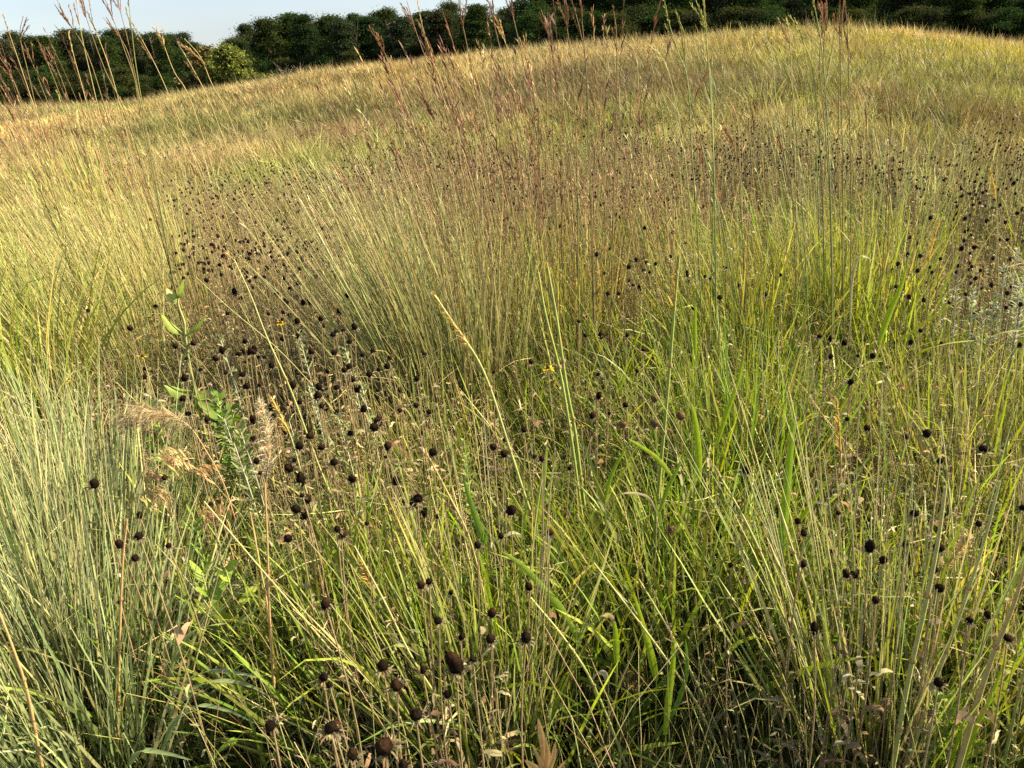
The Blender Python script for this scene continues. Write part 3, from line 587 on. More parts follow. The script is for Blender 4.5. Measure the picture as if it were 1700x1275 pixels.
    T('grass_tussock', 'green blades leaning left among the lowest seed heads', (600, 1190), .17, 420, .50, .0045, GRm, GRt, (-.22, 0), .35, .12, .5)
    T('grass_tussock', 'upright yellow-green tussock between the lower seed heads and the bottom edge', (815, 1255), .13, 380, .60, .0042, GRm, cmb([YGREEN, PALE, (.36, .38, .12)], [3, 2, 2]), (-.08, 0), .3, .1, .3, (40, .75, OLm, PALEt))
    T('grass_tussock', 'pale stemmed tussock rising from the bottom edge on the right', (1430, 1265), .13, 320, .62, .0042, GRm, cmb([YGREEN, PALE, (.30, .36, .14)], [3, 2, 2]), (-.12, 0), .25, .09, .3, (70, .85, OLm, PALEt), stemw=.003)
    T('grass_tussock', 'yellow-green tussock in the lower right corner', (1660, 1220), .16, 420, .55, .0045, GRm, YGt, (.08, 0), .35, .12, .4, (40, .7, OLm, PALEt))
    T('grass_tussock', 'short green tussock left of the brown umbel', (950, 1200), .15, 300, .38, .0055, GRm, GRt, (0, 0), .5, .15, .7)
    T('grass_tussock', 'green tussock with crossing blades in the middle of the lower left', (470, 1150), .2, 300, .48, .0042, GRm, GRt, (-.05, 0), .4, .16, .5)
build_tussocks()

# ================================================================== SINGLE STALKS
def stalk_path(pts, R):
    """pixels along a stalk (tip first) -> 3-D path, root first, standing in the upright plane at distance R"""
    P = [plane_pt(a, b, R) for (a, b) in pts]
    a, b = P[-2], P[-1]; d = (b - a) / np.linalg.norm(b - a)
    if d[2] > -.25: d = np.array([d[0] * .3, 0, -1.0]); d /= np.linalg.norm(d)
    g = float(zt(b[0], b[1]))
    if b[2] > g: 
        k = (b[2] - g + .01) / -d[2]; e = b + d * k; e[0] = b[0] + (e[0] - b[0]) * .8; P.append(e)
    P = smooth_path(P[::-1], 5); P[:, 1] += np.sin(np.linspace(0, 2.2, len(P)) + R * 9) * .015
    return P
SCOL = {'red': ((.19, .18, .06), (.22, .13, .07), (.24, .125, .08)), 'green': ((.13, .20, .06), (.30, .34, .10), (.40, .34, .14)), 'pale': ((.27, .32, .10), (.44, .44, .19), (.50, .42, .24)), 'straw': ((.30, .27, .10), (.46, .36, .16), (.46, .30, .16)), 'brown': ((.17, .12, .06), (.30, .18, .09), (.30, .16, .08)), 'tan': ((.42, .29, .12), (.46, .32, .15), (.48, .34, .18)), 'blue': ((.18, .25, .05), (.31, .37, .10), (.44, .38, .14))}
def stalk(label, pts, R, col='red', r=.0013, head='fork', leaves=2, name='tall_grass_stalk', cat='grass stalk', group=None, nsp=3, sl=.075):
    if R < 2: r *= 1.4; R *= .95
    c0, c1, c2 = SCOL[col]; P = stalk_path(pts, R); o = P[0].copy(); t = thing(name, label, cat, tuple(o), group)
    mb = MB(); tube_path(mb, P, r * 1.35, r * .6, c0, c1, 6)
    L = np.concatenate([[0], np.cumsum(np.linalg.norm(np.diff(P, axis=0), axis=1))])
    def at(s): s = L[-1] * s; return np.array([np.interp(s, L, P[:, k]) for k in range(3)])
    T = P[-1] - P[-3]; T /= np.linalg.norm(T)
    for q in (.22, .42, .60, .76):                                   # swollen joints of the stem
        a = at(q); b = at(q + .008); tube_path(mb, [a, b], r * 1.7, r * 1.5, (.22, .13, .06), (.30, .26, .10), 6)
    mb.build('stem', M_STEM, t, o)
    def spike(a, b, bend):
        m = MB(); mid = (a + b) / 2 + bend; pp = smooth_path([a, mid, b], 4); tube_path(m, pp, r * .45, r * .3, c1, c2, 4)
        n = 26; q = np.linspace(.08, 1, n); idx = q * (len(pp) - 1); i = np.minimum(idx.astype(int), len(pp) - 2); A = pp[i] + (pp[i + 1] - pp[i]) * (idx - i)[:, None]
        d = (b - a) / np.linalg.norm(b - a); az0 = math.atan2(d[1], d[0]); le0 = math.acos(max(-1, min(1, d[2])))
        strips(m, A, az0 + rng.normal(0, .25, n), le0 + rng.normal(0, .22, n), 0, .011 + .008 * rng.random(n), .0022 if R < 2 else .0028, 3, jit(c2, n), jit(c1, n), prof='leaf'); m.build('seed_spike', M_DRY, t, o)
    if head == 'fork':
        base = at(1 - min(.3, sl * 1.2 / L[-1]))
        for k in range(nsp):
            d = T * 1.0 + np.array([rng.normal(0, .16), rng.normal(0, .16), rng.normal(0, .05)]); d /= np.linalg.norm(d)
            b = base + d * sl * (.7 + .55 * rng.random()); spike(base - T * .01 * k, b, np.array([rng.normal(0, .004), rng.normal(0, .004), .002]))
    elif head == 'slim':
        spike(at(1 - min(.3, sl / L[-1])), P[-1] + T * .01, np.zeros(3))
        spike(at(1 - min(.4, sl * 1.9 / L[-1])), at(1 - min(.2, sl * .9 / L[-1])) + np.array([-.012, 0, .0]), np.zeros(3))
    elif head == 'plume':
        m = MB(); n = 260; q = 1 - rng.random(n) ** 1.0 * min(.35, sl / L[-1]); A = np.stack([at(s) for s in q]); az0 = math.pi + rng.normal(0, .6, n)
        f = (1 - q) / max(1e-6, min(.35, sl / L[-1]))
        le0 = math.acos(max(-1, min(1, T[2])))
        strips(m, A, az0, le0 + rng.normal(.16, .20, n), rng.normal(.25, .3, n), (.012 + .020 * f) * (.4 + .9 * rng.random(n)), .0016, 4, jit((.48, .34, .10), n), jit((.52, .42, .16), n), prof='leaf'); m.build('seed_plume', M_DRY, t, o)
    for k in range(leaves):
        s = rng.uniform(.15, .62); a = at(s); az = rng.choice([0, math.pi]) + rng.normal(0, .6); ll = rng.uniform(.12, .26); up = rng.uniform(.5, 1.0)
        h = np.array([math.cos(az), math.sin(az), 0]); pts2 = [a + h * ll * x + np.array([0, 0, 1]) * ll * up * (x - .75 * x * x * rng.uniform(.6, 1.4)) for x in np.linspace(0, 1, 7)]
        m = MB(); c = np.array(random.choice([(.20, .27, .06), (.30, .33, .08), (.42, .34, .16), (.26, .30, .12)])); ribbon_path(m, pts2, .005, c * .8, c, side=np.cross(h, [0, 0, 1]) + .001); m.build('leaf', M_LEAF, t, o)
    return t
def build_stalks():
    gl = 'tall seeding stalks against the sky on the left'
    L_ = [([(3, 30), (28, 100), (60, 190), (110, 330)], 3.4, 'straw', 'slim'), ([(36, 26), (30, 62), (48, 140), (90, 330)], 3.5, 'red', 'fork'),
          ([(98, 0), (118, 38), (150, 95), (185, 210), (235, 380)], 3.1, 'red', 'fork'), ([(122, -22), (136, 60), (158, 150), (200, 330)], 3.3, 'straw', 'slim'),
          ([(132, -18), (150, 45), (176, 120), (212, 200), (262, 380)], 3.0, 'red', 'fork'), ([(148, -12), (158, 40), (190, 130), (232, 300)], 3.2, 'straw', 'slim'),
          ([(112, 60), (122, 100), (140, 160), (178, 300)], 3.4, 'straw', 'slim'), ([(172, -14), (190, 30), (208, 80), (232, 160), (262, 330)], 3.1, 'red', 'fork'),
          ([(186, -30), (205, 30), (220, 90), (240, 190), (275, 350)], 3.2, 'red', 'fork'), ([(214, -20), (219, 40), (226, 110), (243, 220), (270, 380)], 3.0, 'green', 'slim'),
          ([(168, 28), (205, 75), (222, 130), (245, 250)], 3.4, 'red', 'fork'), ([(222, 38), (246, 80), (275, 140), (318, 250), (372, 400)], 3.1, 'straw', 'slim'),
          ([(258, 36), (274, 75), (292, 120), (318, 165), (360, 300)], 3.2, 'straw', 'fork'), ([(308, 64), (334, 95), (352, 140), (382, 200), (430, 350)], 3.0, 'straw', 'fork'),
          ([(298, 78), (318, 110), (345, 160), (376, 240)], 3.3, 'straw', 'slim'), ([(40, 70), (62, 130), (95, 220), (140, 350)], 3.6, 'red', 'fork'), ([(60, 66), (82, 120), (112, 200), (160, 340)], 3.5, 'red', 'fork'),
          ([(76, 78), (100, 130), (126, 210), (170, 330)], 3.6, 'red', 'fork'), ([(-6, 92), (18, 130), (52, 220), (90, 330)], 3.4, 'red', 'fork')]
    L_.sort(key=lambda e: e[0][0][0])
    words = 'first second third fourth fifth sixth seventh eighth ninth tenth eleventh twelfth thirteenth fourteenth fifteenth sixteenth seventeenth eighteenth nineteenth twentieth'.split()
    look = {'red': 'reddish', 'straw': 'straw', 'green': 'green', 'pale': 'pale', 'brown': 'brown', 'blue': 'blue-green', 'tan': 'tan'}; hd = {'fork': 'with forked seed head', 'slim': 'with slim seed tip', 'plume': 'with golden plume', 'none': 'without seed head'}
    for i, (pts, R, c, h) in enumerate(L_):
        stalk(f'{look[c]} tall stalk {hd[h]}, {words[i]} from left before the left wood', pts, R, c, .0017, h, 1, group=gl)
    M_ = [([(618, 46), (640, 90), (668, 150), (705, 250), (745, 400)], 3.0, 'red', 'fork'), ([(676, 2), (692, 55), (712, 110), (745, 200), (790, 380)], 3.1, 'red', 'fork'), ([(694, 6), (702, 45), (718, 95), (760, 220)], 3.2, 'straw', 'slim'),
          ([(764, -6), (766, 30), (776, 80), (792, 170), (822, 380)], 2.9, 'red', 'fork'), ([(806, -14), (818, 30), (832, 90), (856, 200), (878, 400)], 3.0, 'red', 'fork'), ([(840, -20), (852, 30), (868, 100), (890, 220), (905, 400)], 3.1, 'red', 'fork'),
          ([(820, 25), (845, 90), (862, 180), (884, 330)], 3.3, 'straw', 'fork'), ([(862, 62), (880, 120), (893, 210), (900, 340)], 3.2, 'straw', 'fork'), ([(780, 90), (800, 160), (835, 300)], 3.3, 'straw', 'slim'), ([(735, 130), (752, 190), (785, 330)], 3.2, 'red', 'slim'),
          ([(898, 16), (908, 50), (914, 110), (918, 240), (925, 400)], 3.2, 'red', 'fork'), ([(936, -10), (942, 45), (952, 130), (958, 260), (960, 430)], 2.8, 'red', 'fork'), ([(962, -14), (966, 30), (974, 120), (980, 250), (985, 430)], 2.9, 'red', 'fork'),
          ([(947, -4), (962, 50), (972, 110), (976, 220)], 3.1, 'red', 'slim'), ([(1018, 18), (1023, 60), (1024, 160), (1020, 300)], 3.0, 'brown', 'slim'), ([(1036, 66), (1056, 95), (1064, 200)], 3.6, 'straw', 'slim'), ([(980, 120), (988, 200), (985, 330)], 3.2, 'brown', 'slim'),
          ([(640, 90), (672, 170), (712, 290)], 3.1, 'straw', 'fork'), ([(698, 150), (730, 220), (760, 320), (790, 450)], 2.9, 'red', 'fork'), ([(905, 90), (908, 180), (905, 330)], 3.3, 'brown', 'slim'), ([(716, 90), (735, 160), (770, 270)], 3.0, 'straw', 'fork')]
    M_.sort(key=lambda e: e[0][0][0])
    words += ['twenty-first', 'twenty-second', 'twenty-third', 'twenty-fourth']
    for i, (pts, R, c, h) in enumerate(M_):
        stalk(f'{look[c]} tall stalk {hd[h]}, {words[i]} from left in the central stand', pts, R, c, .0018, h, 1, group='tall seeding stalks of the central stand')
    R_ = [([(1105, 6), (1114, 45), (1130, 95), (1142, 135), (1148, 250), (1158, 400)], 2.7, 'green', 'slim'), ([(1126, 26), (1138, 60), (1142, 130), (1165, 240), (1200, 380)], 2.75, 'green', 'slim'), ([(1082, 72), (1104, 105), (1120, 155), (1138, 260), (1150, 380)], 2.9, 'pale', 'fork'),
          ([(1156, 0), (1170, 45), (1176, 120), (1182, 240), (1186, 420)], 2.6, 'green', 'fork'), ([(1169, -20), (1174, 60), (1180, 150), (1184, 300), (1180, 450)], 2.65, 'green', 'slim'), ([(1162, 60), (1174, 100), (1182, 130), (1186, 260), (1188, 420)], 2.8, 'pale', 'fork'),
          ([(1200, 205), (1214, 230), (1224, 270), (1232, 360)], 3.0, 'brown', 'fork'), ([(1256, 155), (1252, 210), (1246, 330), (1240, 450)], 3.0, 'brown', 'slim'), ([(1286, 222), (1300, 255), (1315, 300), (1322, 420)], 2.9, 'brown', 'fork'), ([(1272, 56), (1284, 95), (1290, 160), (1305, 260), (1330, 420)], 2.8, 'pale', 'fork'),
          ([(1303, 28), (1310, 65), (1315, 140), (1322, 300)], 3.0, 'straw', 'fork'), ([(1293, 75), (1308, 110), (1320, 165), (1330, 300), (1338, 420)], 2.8, 'green', 'slim'), ([(1321, 28), (1336, 70), (1350, 115), (1360, 230), (1366, 400)], 2.7, 'green', 'fork'), ([(1335, 90), (1345, 130), (1356, 220), (1362, 380)], 2.9, 'green', 'slim'),
          ([(1348, -14), (1356, 30), (1364, 90), (1372, 220), (1378, 420)], 2.6, 'green', 'slim'), ([(1368, 2), (1368, 40), (1362, 110), (1372, 240), (1380, 400)], 2.7, 'red', 'fork'), ([(1374, -8), (1376, 30), (1370, 90), (1378, 260)], 2.8, 'red', 'fork'), ([(1395, 8), (1397, 45), (1396, 140), (1394, 300), (1400, 430)], 2.8, 'red', 'fork'),
          ([(1401, -10), (1400, 30), (1398, 120), (1402, 300)], 2.9, 'red', 'slim'), ([(1406, 8), (1410, 60), (1411, 180), (1412, 380)], 2.7, 'red', 'slim'), ([(1462, 152), (1470, 190), (1478, 250), (1476, 400)], 3.0, 'brown', 'slim'), ([(1484, 145), (1482, 190), (1480, 260), (1470, 420)], 2.9, 'brown', 'slim'),
          ([(1210, 168), (1222, 200), (1228, 300)], 3.2, 'straw', 'slim'), ([(1425, 140), (1432, 220), (1430, 340)], 3.2, 'straw', 'fork')]
    R_.sort(key=lambda e: e[0][0][0])
    for i, (pts, R, c, h) in enumerate(R_):
        stalk(f'{look[c]} tall stalk {hd[h]}, {words[i]} from left in the right-hand stand', pts, R, c, .0017, h, 2, group='tall seeding stalks of the right-hand stand')
    # individual foreground stalks
    S = stalk
    S('arching green stalk with yellow drooping plume just left of centre', [(722, 488), (752, 535), (790, 592), (815, 650), (850, 760), (890, 880), (925, 960), (985, 1080)], 1.65, 'pale', .0026, 'plume', 1, sl=.15)
    S('thick blue-green stalk right of the yellow drooping plume, left one of a close pair', [(893, 450), (905, 520), (930, 620), (950, 740), (965, 850), (985, 980)], 1.7, 'blue', .0030, 'slim', 0, sl=.05)
    S('thick blue-green stalk right of the yellow drooping plume, right one of a close pair', [(908, 440), (924, 530), (940, 640), (955, 720), (970, 840), (990, 960)], 1.75, 'blue', .0032, 'slim', 0, sl=.05)
    S('thick green stalk topped by an upright golden-orange plume right of centre', [(1127, 425), (1121, 500), (1114, 600), (1106, 700), (1096, 810), (1086, 950), (1080, 1080)], 1.6, 'blue', .0028, 'plume', 1, sl=.12)
    S('green stalk with feathery orange plume in the dead seed-head patch on the left', [(452, 655), (474, 700), (488, 740), (520, 860), (550, 960)], 1.7, 'pale', .0016, 'plume', 0, sl=.11)
    S('pale stalk with golden plume standing near the right edge behind silver sage', [(1640, 282), (1650, 330), (1654, 400), (1656, 480)], 3.1, 'pale', .0016, 'plume', 1, sl=.13)
    S('short golden ragged plume above the lower left seed heads', [(600, 938), (612, 965), (622, 1040), (626, 1120)], 1.35, 'straw', .0012, 'plume', 0, sl=.06)
    S('long pale stalk slanting down right through the dark seed-head patch on the left', [(392, 428), (420, 490), (446, 560), (485, 650), (540, 800), (600, 930), (680, 1130)], 1.75, 'pale', .0017, 'none', 1)
    S('long pale stalk slanting from the milkweed across to the centre clump', [(322, 462), (380, 515), (470, 590), (560, 690), (640, 800)], 2.0, 'pale', .0012, 'none', 0)
    S('pinkish double-tipped stalk slanting down right in the lower centre', [(712, 765), (745, 825), (778, 890), (800, 970), (822, 1070), (840, 1200)], 1.3, 'straw', .0020, 'slim', 1, sl=.10)
    S('long pale stalk slanting down right below the lone broad bright blade', [(880, 985), (935, 1050), (985, 1130), (1040, 1270)], 1.12, 'pale', .0018, 'none', 0)
    S('long pale stalk slanting between the brown umbel and the thick green stalk', [(985, 930), (1040, 1000), (1100, 1080), (1160, 1170), (1210, 1290)], 1.15, 'pale', .0018, 'none', 0)
    S('whitish stalk leaning left above the bottom edge, right of the brown umbel', [(1060, 960), (1120, 1060), (1180, 1180), (1225, 1290)], 1.2, 'pale', .0016, 'none', 0)
    S('green-white stalk leaning left in front of the dense upright green tussock', [(1195, 790), (1245, 880), (1290, 990), (1320, 1110), (1345, 1260)], 1.25, 'pale', .0020, 'slim', 1)
    S('green-white stalk leaning left just right of the big broad bright blade', [(1275, 780), (1310, 900), (1345, 1010), (1368, 1140), (1380, 1270)], 1.2, 'pale', .0021, 'none', 1)
    S('green stalk leaning left, crossing the lower right seed heads', [(1370, 900), (1388, 1010), (1410, 1130), (1440, 1280)], 1.15, 'pale', .0018, 'none', 0)
    S('thick grey-green stalk curving up from the bottom edge at lower right, nearest the lens', [(1562, 800), (1552, 900), (1535, 1010), (1512, 1130), (1488, 1280)], .95, 'pale', .0026, 'none', 0)
    S('thick grey-green stalk leaning right behind the nearest curved one', [(1650, 790), (1625, 900), (1590, 1020), (1555, 1130), (1510, 1280)], .98, 'pale', .0021, 'none', 0)
    S('purplish thick stalk leaning right in the lower right corner', [(1712, 900), (1688, 1010), (1650, 1120), (1600, 1290)], .85, 'straw', .0026, 'none', 0)
    S('slim green stalk at the right edge of the lower right corner', [(1705, 1050), (1690, 1150), (1668, 1290)], .95, 'green', .0018, 'none', 0)
    S('tan dry stalk standing straight up in the lower left, right of the blue-green tussock', [(212, 860), (207, 930), (204, 1050), (202, 1180), (202, 1290)], 1.2, 'tan', .0018, 'none', 0)
    S('tan dry stalk standing up from the bottom edge below the fluffy pale seed plume', [(440, 800), (446, 900), (450, 1000), (458, 1130), (464, 1290)], 1.2, 'tan', .0019, 'none', 0)
    S('second tan stalk leaning left against the one below the fluffy pale plume', [(415, 850), (432, 930), (450, 1030), (466, 1290)], 1.22, 'tan', .0014, 'none', 0)
    S('tan stalk slanting at the left edge of the lower left corner', [(0, 985), (25, 1060), (48, 1150), (70, 1290)], 1.0, 'tan', .0017, 'none', 0)
    S('green stalk leaning left through the lowest seed heads', [(590, 900), (640, 990), (690, 1090), (760, 1200), (800, 1290)], 1.12, 'pale', .0016, 'none', 0)
    S('long green stalk leaning left into the lower left seed heads', [(340, 830), (420, 920), (500, 1010), (600, 1130), (720, 1290)], 1.18, 'pale', .0013, 'none', 0)
    S('spike of pale chaffy seeds standing left of the lower right seed heads', [(1385, 660), (1392, 720), (1397, 800), (1400, 900)], 1.7, 'straw', .0014, 'plume', 0, sl=.16)
    S('chaffy straw spike right of the large vivid yellow-green tussock', [(1562, 365), (1545, 420), (1530, 470), (1520, 560)], 2.6, 'straw', .0013, 'plume', 0, sl=.15)
    S('dark bare stalk slanting up right behind the lower right seed heads', [(1612, 830), (1590, 870), (1570, 900), (1540, 960)], 1.45, 'brown', .0013, 'none', 0)
    S('long thin straw stalk leaning right over the vivid yellow-green tussock', [(1170, 250), (1130, 330), (1080, 420), (1050, 470)], 2.9, 'brown', .0011, 'none', 0)
    # scattered extra seeding stalks in the left fan and centre: repeats
    tops = [(rng.uniform(0, 330), rng.uniform(150, 300)) for _ in range(34)] + [(rng.uniform(580, 800), rng.uniform(170, 330)) for _ in range(26)] + [(rng.uniform(820, 1090), rng.uniform(110, 300)) for _ in range(26)] + [(rng.uniform(1090, 1690), rng.uniform(170, 330)) for _ in range(34)]
    for (x, y) in tops:
        k = .42 - x / 1700 * .45; R = rng.uniform(3.2, 4.6); ln = rng.uniform(60, 120)
        if x < 450: gg = ('straw seeding stem among the left-leaning straw grass at upper left', 'loose seeding stems of the upper left straw grass')
        elif x < 810: gg = ('thin seeding stem among the pale olive fan in the centre', 'loose seeding stems of the pale olive fan')
        elif x < 1090: gg = ('thin reddish seeding stem behind the thick blue-green pair', 'loose seeding stems of the central stand')
        else: gg = ('thin seeding stem scattered through the right half, below the hill', 'loose seeding stems of the right half')
        stalk(gg[0], [(x, y), (x + k * ln * .8, y + ln), (x + k * ln * 1.9, y + 2.1 * ln)], R, random.choice(['straw', 'straw', 'red', 'pale', 'brown']), .0015, random.choice(['slim', 'fork', 'slim']), 1, name='seeding_stem', cat='grass stem', group=gg[1], nsp=2, sl=.06)
build_stalks()

def wide_blade(label, pts, R, w, c, R1=None, group=None, name='grass_shoot', prof='blade'):
    R *= .93; w *= 1.2
    P = [plane_pt(a, b, R + ((R1 or R) - R) * i / max(1, len(pts) - 1)) for i, (a, b) in enumerate(pts)]
    P = smooth_path(P[::-1], 5); o = P[0].copy(); g = float(zt(o[0], o[1])); mb = MB(); c = np.array(c)
    if o[2] > g + .01:
        root = np.array([o[0] + .01, o[1], g - .01]); P2 = smooth_path([root, root * .5 + o * .5 + np.array([-.004, 0, 0]), o], 4); t = thing(name, label, 'grass leaf', tuple(root), group)
        tube_path(mb, P2, .0016, .0012, c * .6, c * .8, 5); mb.build('stem', M_STEM, t, root); mb = MB(); ribbon_path(mb, P, w * 1.25, c * .85, c, prof=prof); mb.build('blade', M_LEAF, t, root); return t
    t = thing(name, label, 'grass leaf', tuple(o), group); ribbon_path(mb, P, w * 1.25, c * .8, c, prof=prof); mb.build('blade', M_LEAF, t, o); return t
def build_blades():
    B = wide_blade; Y = (.33, .46, .035); G1 = (.17, .29, .05); G2 = (.24, .36, .05); PB = (.28, .36, .17)
    B('single broad bright yellow-green blade standing upright in the centre foreground', [(908, 742), (903, 790), (896, 840), (892, 872)], 1.55, .014, Y)
    B('pointed mid-green blade leaning left, left of the centre foreground seed head', [(767, 786), (782, 835), (797, 880), (806, 905)], 1.5, .012, G1)
    B('long bright blade arching from lower centre up to the left', [(832, 915), (868, 940), (900, 975), (930, 1010), (960, 1060)], 1.25, .012, G2)
    B('broad lime blade standing upright right of centre, tallest of the broad ones', [(1322, 668), (1314, 740), (1307, 820), (1300, 900), (1290, 980)], 1.45, .019, (.26, .40, .04))
    B('broad lime blade slanting up right from the tallest broad blade', [(1378, 792), (1350, 835), (1325, 870), (1308, 900)], 1.45, .013, Y)
    B('green blade slanting up right below the lime slanting one', [(1362, 860), (1340, 900), (1318, 950), (1296, 1010), (1280, 1060)], 1.4, .013, G2)
    B('pale bent blade lying almost level right of the thick golden-plumed stalk', [(1340, 780), (1310, 792), (1280, 800), (1255, 812)], 1.5, .011, PB)
    B('slim lime blade leaning right above the dense green tussock', [(1236, 590), (1224, 640), (1206, 690), (1192, 735)], 1.75, .011, Y)
    B('narrow lime blade upright left of the medium yellow-green tussock', [(1155, 505), (1154, 540), (1155, 590)], 1.9, .010, Y)
    B('lime blade leaning right beside the thick stalk with the golden-orange plume', [(1147, 668), (1155, 700), (1160, 745), (1162, 800)], 1.6, .013, Y)
    B('lime blade below the round brown heads, crossing the thick stalk', [(1138, 745), (1125, 780), (1110, 810), (1095, 850)], 1.55, .010, G2)
    B('bright blade slanting down right below the round brown heads', [(1042, 728), (1065, 742), (1090, 760), (1115, 790)], 1.62, .008, Y)
    B('lime blade crossing up right beneath the left round brown head', [(1045, 730), (1030, 760), (1015, 790), (1005, 830)], 1.62, .009, G2)
    B('upright glowing blade tip in the lower centre above the brown umbel', [(1020, 1032), (1023, 1060), (1024, 1100)], 1.2, .011, Y)
    B('upright glowing blade in the lower centre right of the brown umbel', [(1120, 1058), (1118, 1100), (1112, 1150), (1105, 1220)], 1.12, .011, Y)
    B('long lime blade leaning left across the thick golden-plumed stalk near the bottom', [(1052, 985), (1068, 1040), (1082, 1090), (1090, 1130)], 1.2, .012, Y)
    B('green blade bending right at the bottom near the glowing upright blade', [(1138, 1060), (1140, 1120), (1120, 1180), (1090, 1225)], 1.15, .010, G1)
    B('long lime blade slanting up right in the lower right corner', [(1672, 1090), (1650, 1150), (1622, 1210), (1598, 1280)], 1.0, .012, Y)
    B('lime blade slanting up right behind the leafy spire at lower right', [(1620, 1165), (1600, 1210), (1585, 1250), (1575, 1290)], 1.02, .009, Y)
    B('sunlit lime blade upright among the pale stalks at lower right', [(1366, 990), (1370, 1040), (1376, 1100), (1384, 1170)], 1.15, .010, (.34, .42, .08))
    B('long yellow-green blade rising right out of the vivid right tussock', [(1505, 445), (1495, 480), (1478, 520), (1460, 570)], 2.3, .020, Y)
    B('yellow blade leaning left to right across the silver sage, upper one', [(1590, 500), (1560, 520), (1520, 548), (1490, 570)], 2.1, .011, (.38, .42, .06))
    B('yellow blade lying nearly level below the silver sage', [(1620, 565), (1580, 570), (1540, 580), (1510, 600)], 2.05, .010, (.38, .42, .06))
    B('pale level blade over the right edge below the silver sage', [(1700, 548), (1670, 552), (1640, 560)], 2.0, .009, (.40, .44, .10))
    B('pale arched blade over the vivid yellow-green tussock', [(1448, 432), (1437, 426), (1425, 430), (1415, 470), (1412, 530)], 2.4, .008, PALE)
    B('grey-green blade bowed over at the bottom left of the lower seed heads', [(452, 1160), (420, 1140), (370, 1130), (320, 1145), (285, 1190)], 1.18, .007, (.30, .38, .20))
    B('second grey-green bowed blade beneath the first at lower left', [(446, 1130), (400, 1118), (345, 1115), (300, 1140), (270, 1190)], 1.2, .007, (.30, .38, .20))
    B('third grey-green bowed blade, lowest of the bowed ones at lower left', [(432, 1205), (380, 1180), (330, 1172), (290, 1200), (268, 1250)], 1.1, .007, (.26, .34, .16))
    B('short bowed blade over the bottom edge at lower left', [(320, 1262), (275, 1250), (235, 1247), (215, 1270)], 1.0, .007, (.26, .34, .16))
    B('long pale blade slanting up right at the end of the left tussock', [(378, 1035), (345, 1040), (312, 1055), (290, 1090), (280, 1140)], 1.25, .006, (.34, .44, .16))
    B('pale arched dead leaf above the thick pair of stalks in the lower centre', [(975, 1045), (990, 1025), (1012, 1022), (1022, 1040)], 1.25, .007, (.44, .36, .20))
    B('withered leaf folded over beside the brown umbel', [(980, 1135), (990, 1118), (1003, 1118), (1010, 1135)], 1.15, .008, (.40, .36, .26))
    B('thin whitish arch of dead grass right of the centre foreground seed head', [(1000, 860), (1012, 830), (1040, 818), (1075, 825), (1090, 850)], 1.5, .004, (.46, .40, .26))
    B('green blade arching above the lowest seed heads', [(700, 1090), (672, 1072), (645, 1075), (620, 1090)], 1.15, .006, (.40, .44, .20))
build_blades()

# ================================================================== SEED HEADS
def head_meshes(seed, tilt):
    """dark dome, hanging withered rays and bracts; the head is unit-sized (about 17 mm) at the origin"""
    global rng
    keep = rng; rng = np.random.default_rng(seed); ax = np.array([math.sin(tilt) * math.cos(seed), math.sin(tilt) * math.sin(seed), math.cos(tilt)])
    mb = MB(); R = .0088; blob(mb, ax * .004, R, DARK, 18, 13, .17, ax, 1.0 + .25 * (seed % 2), (.034, .018, .010) if seed % 3 == 0 else (.014, .009, .006), seed)
    n = 150; d = rng.normal(0, 1, (n, 3)); d /= np.linalg.norm(d, axis=1, keepdims=True); d = d[(d @ ax) > -.3]; n = len(d)      # chaff points
    az = np.arctan2(d[:, 1], d[:, 0]); le = np.arccos(np.clip(d[:, 2], -1, 1)); strips(mb, ax * .004 + d * R * .93, az, le, 0, .0036, .0013, 1, jit((.006, .004, .003), n), jit((.022, .013, .008), n))
    cone = mb.mesh('seed_cone', M_CONE)
    mb = MB(); n = 22; a = rng.random(n) * 6.28; P = ax * -.003 + np.column_stack([np.cos(a), np.sin(a), 0 * a]) * .0065
    c = mixc([TAN, (.40, .34, .22), (.25, .19, .11), GREY], [3, 2, 3, 1.5], n)
    strips(mb, P, a, 1.3 + rng.random(n) * .7, rng.random(n) * 2.2 - .4, .009 + .014 * rng.random(n), .0013 + .0012 * rng.random(n), 6, c * .55, c * .9, prof='leaf', wob=.9)
    n = 10; a = rng.random(n) * 6.28; P = ax * -.004 + np.column_stack([np.cos(a), np.sin(a), 0 * a]) * .003; c = mixc([(.28, .27, .14), GREY, TAN], [2, 2, 1], n)
    strips(mb, P, a, 1.3 + rng.random(n) * .6, rng.normal(.6, .7, n), .010 + .006 * rng.random(n), .0028, 4, c, c, prof='leaf', wob=.5)
    rays = mb.mesh('withered_petals', M_DRY); rng = keep
    return cone, rays
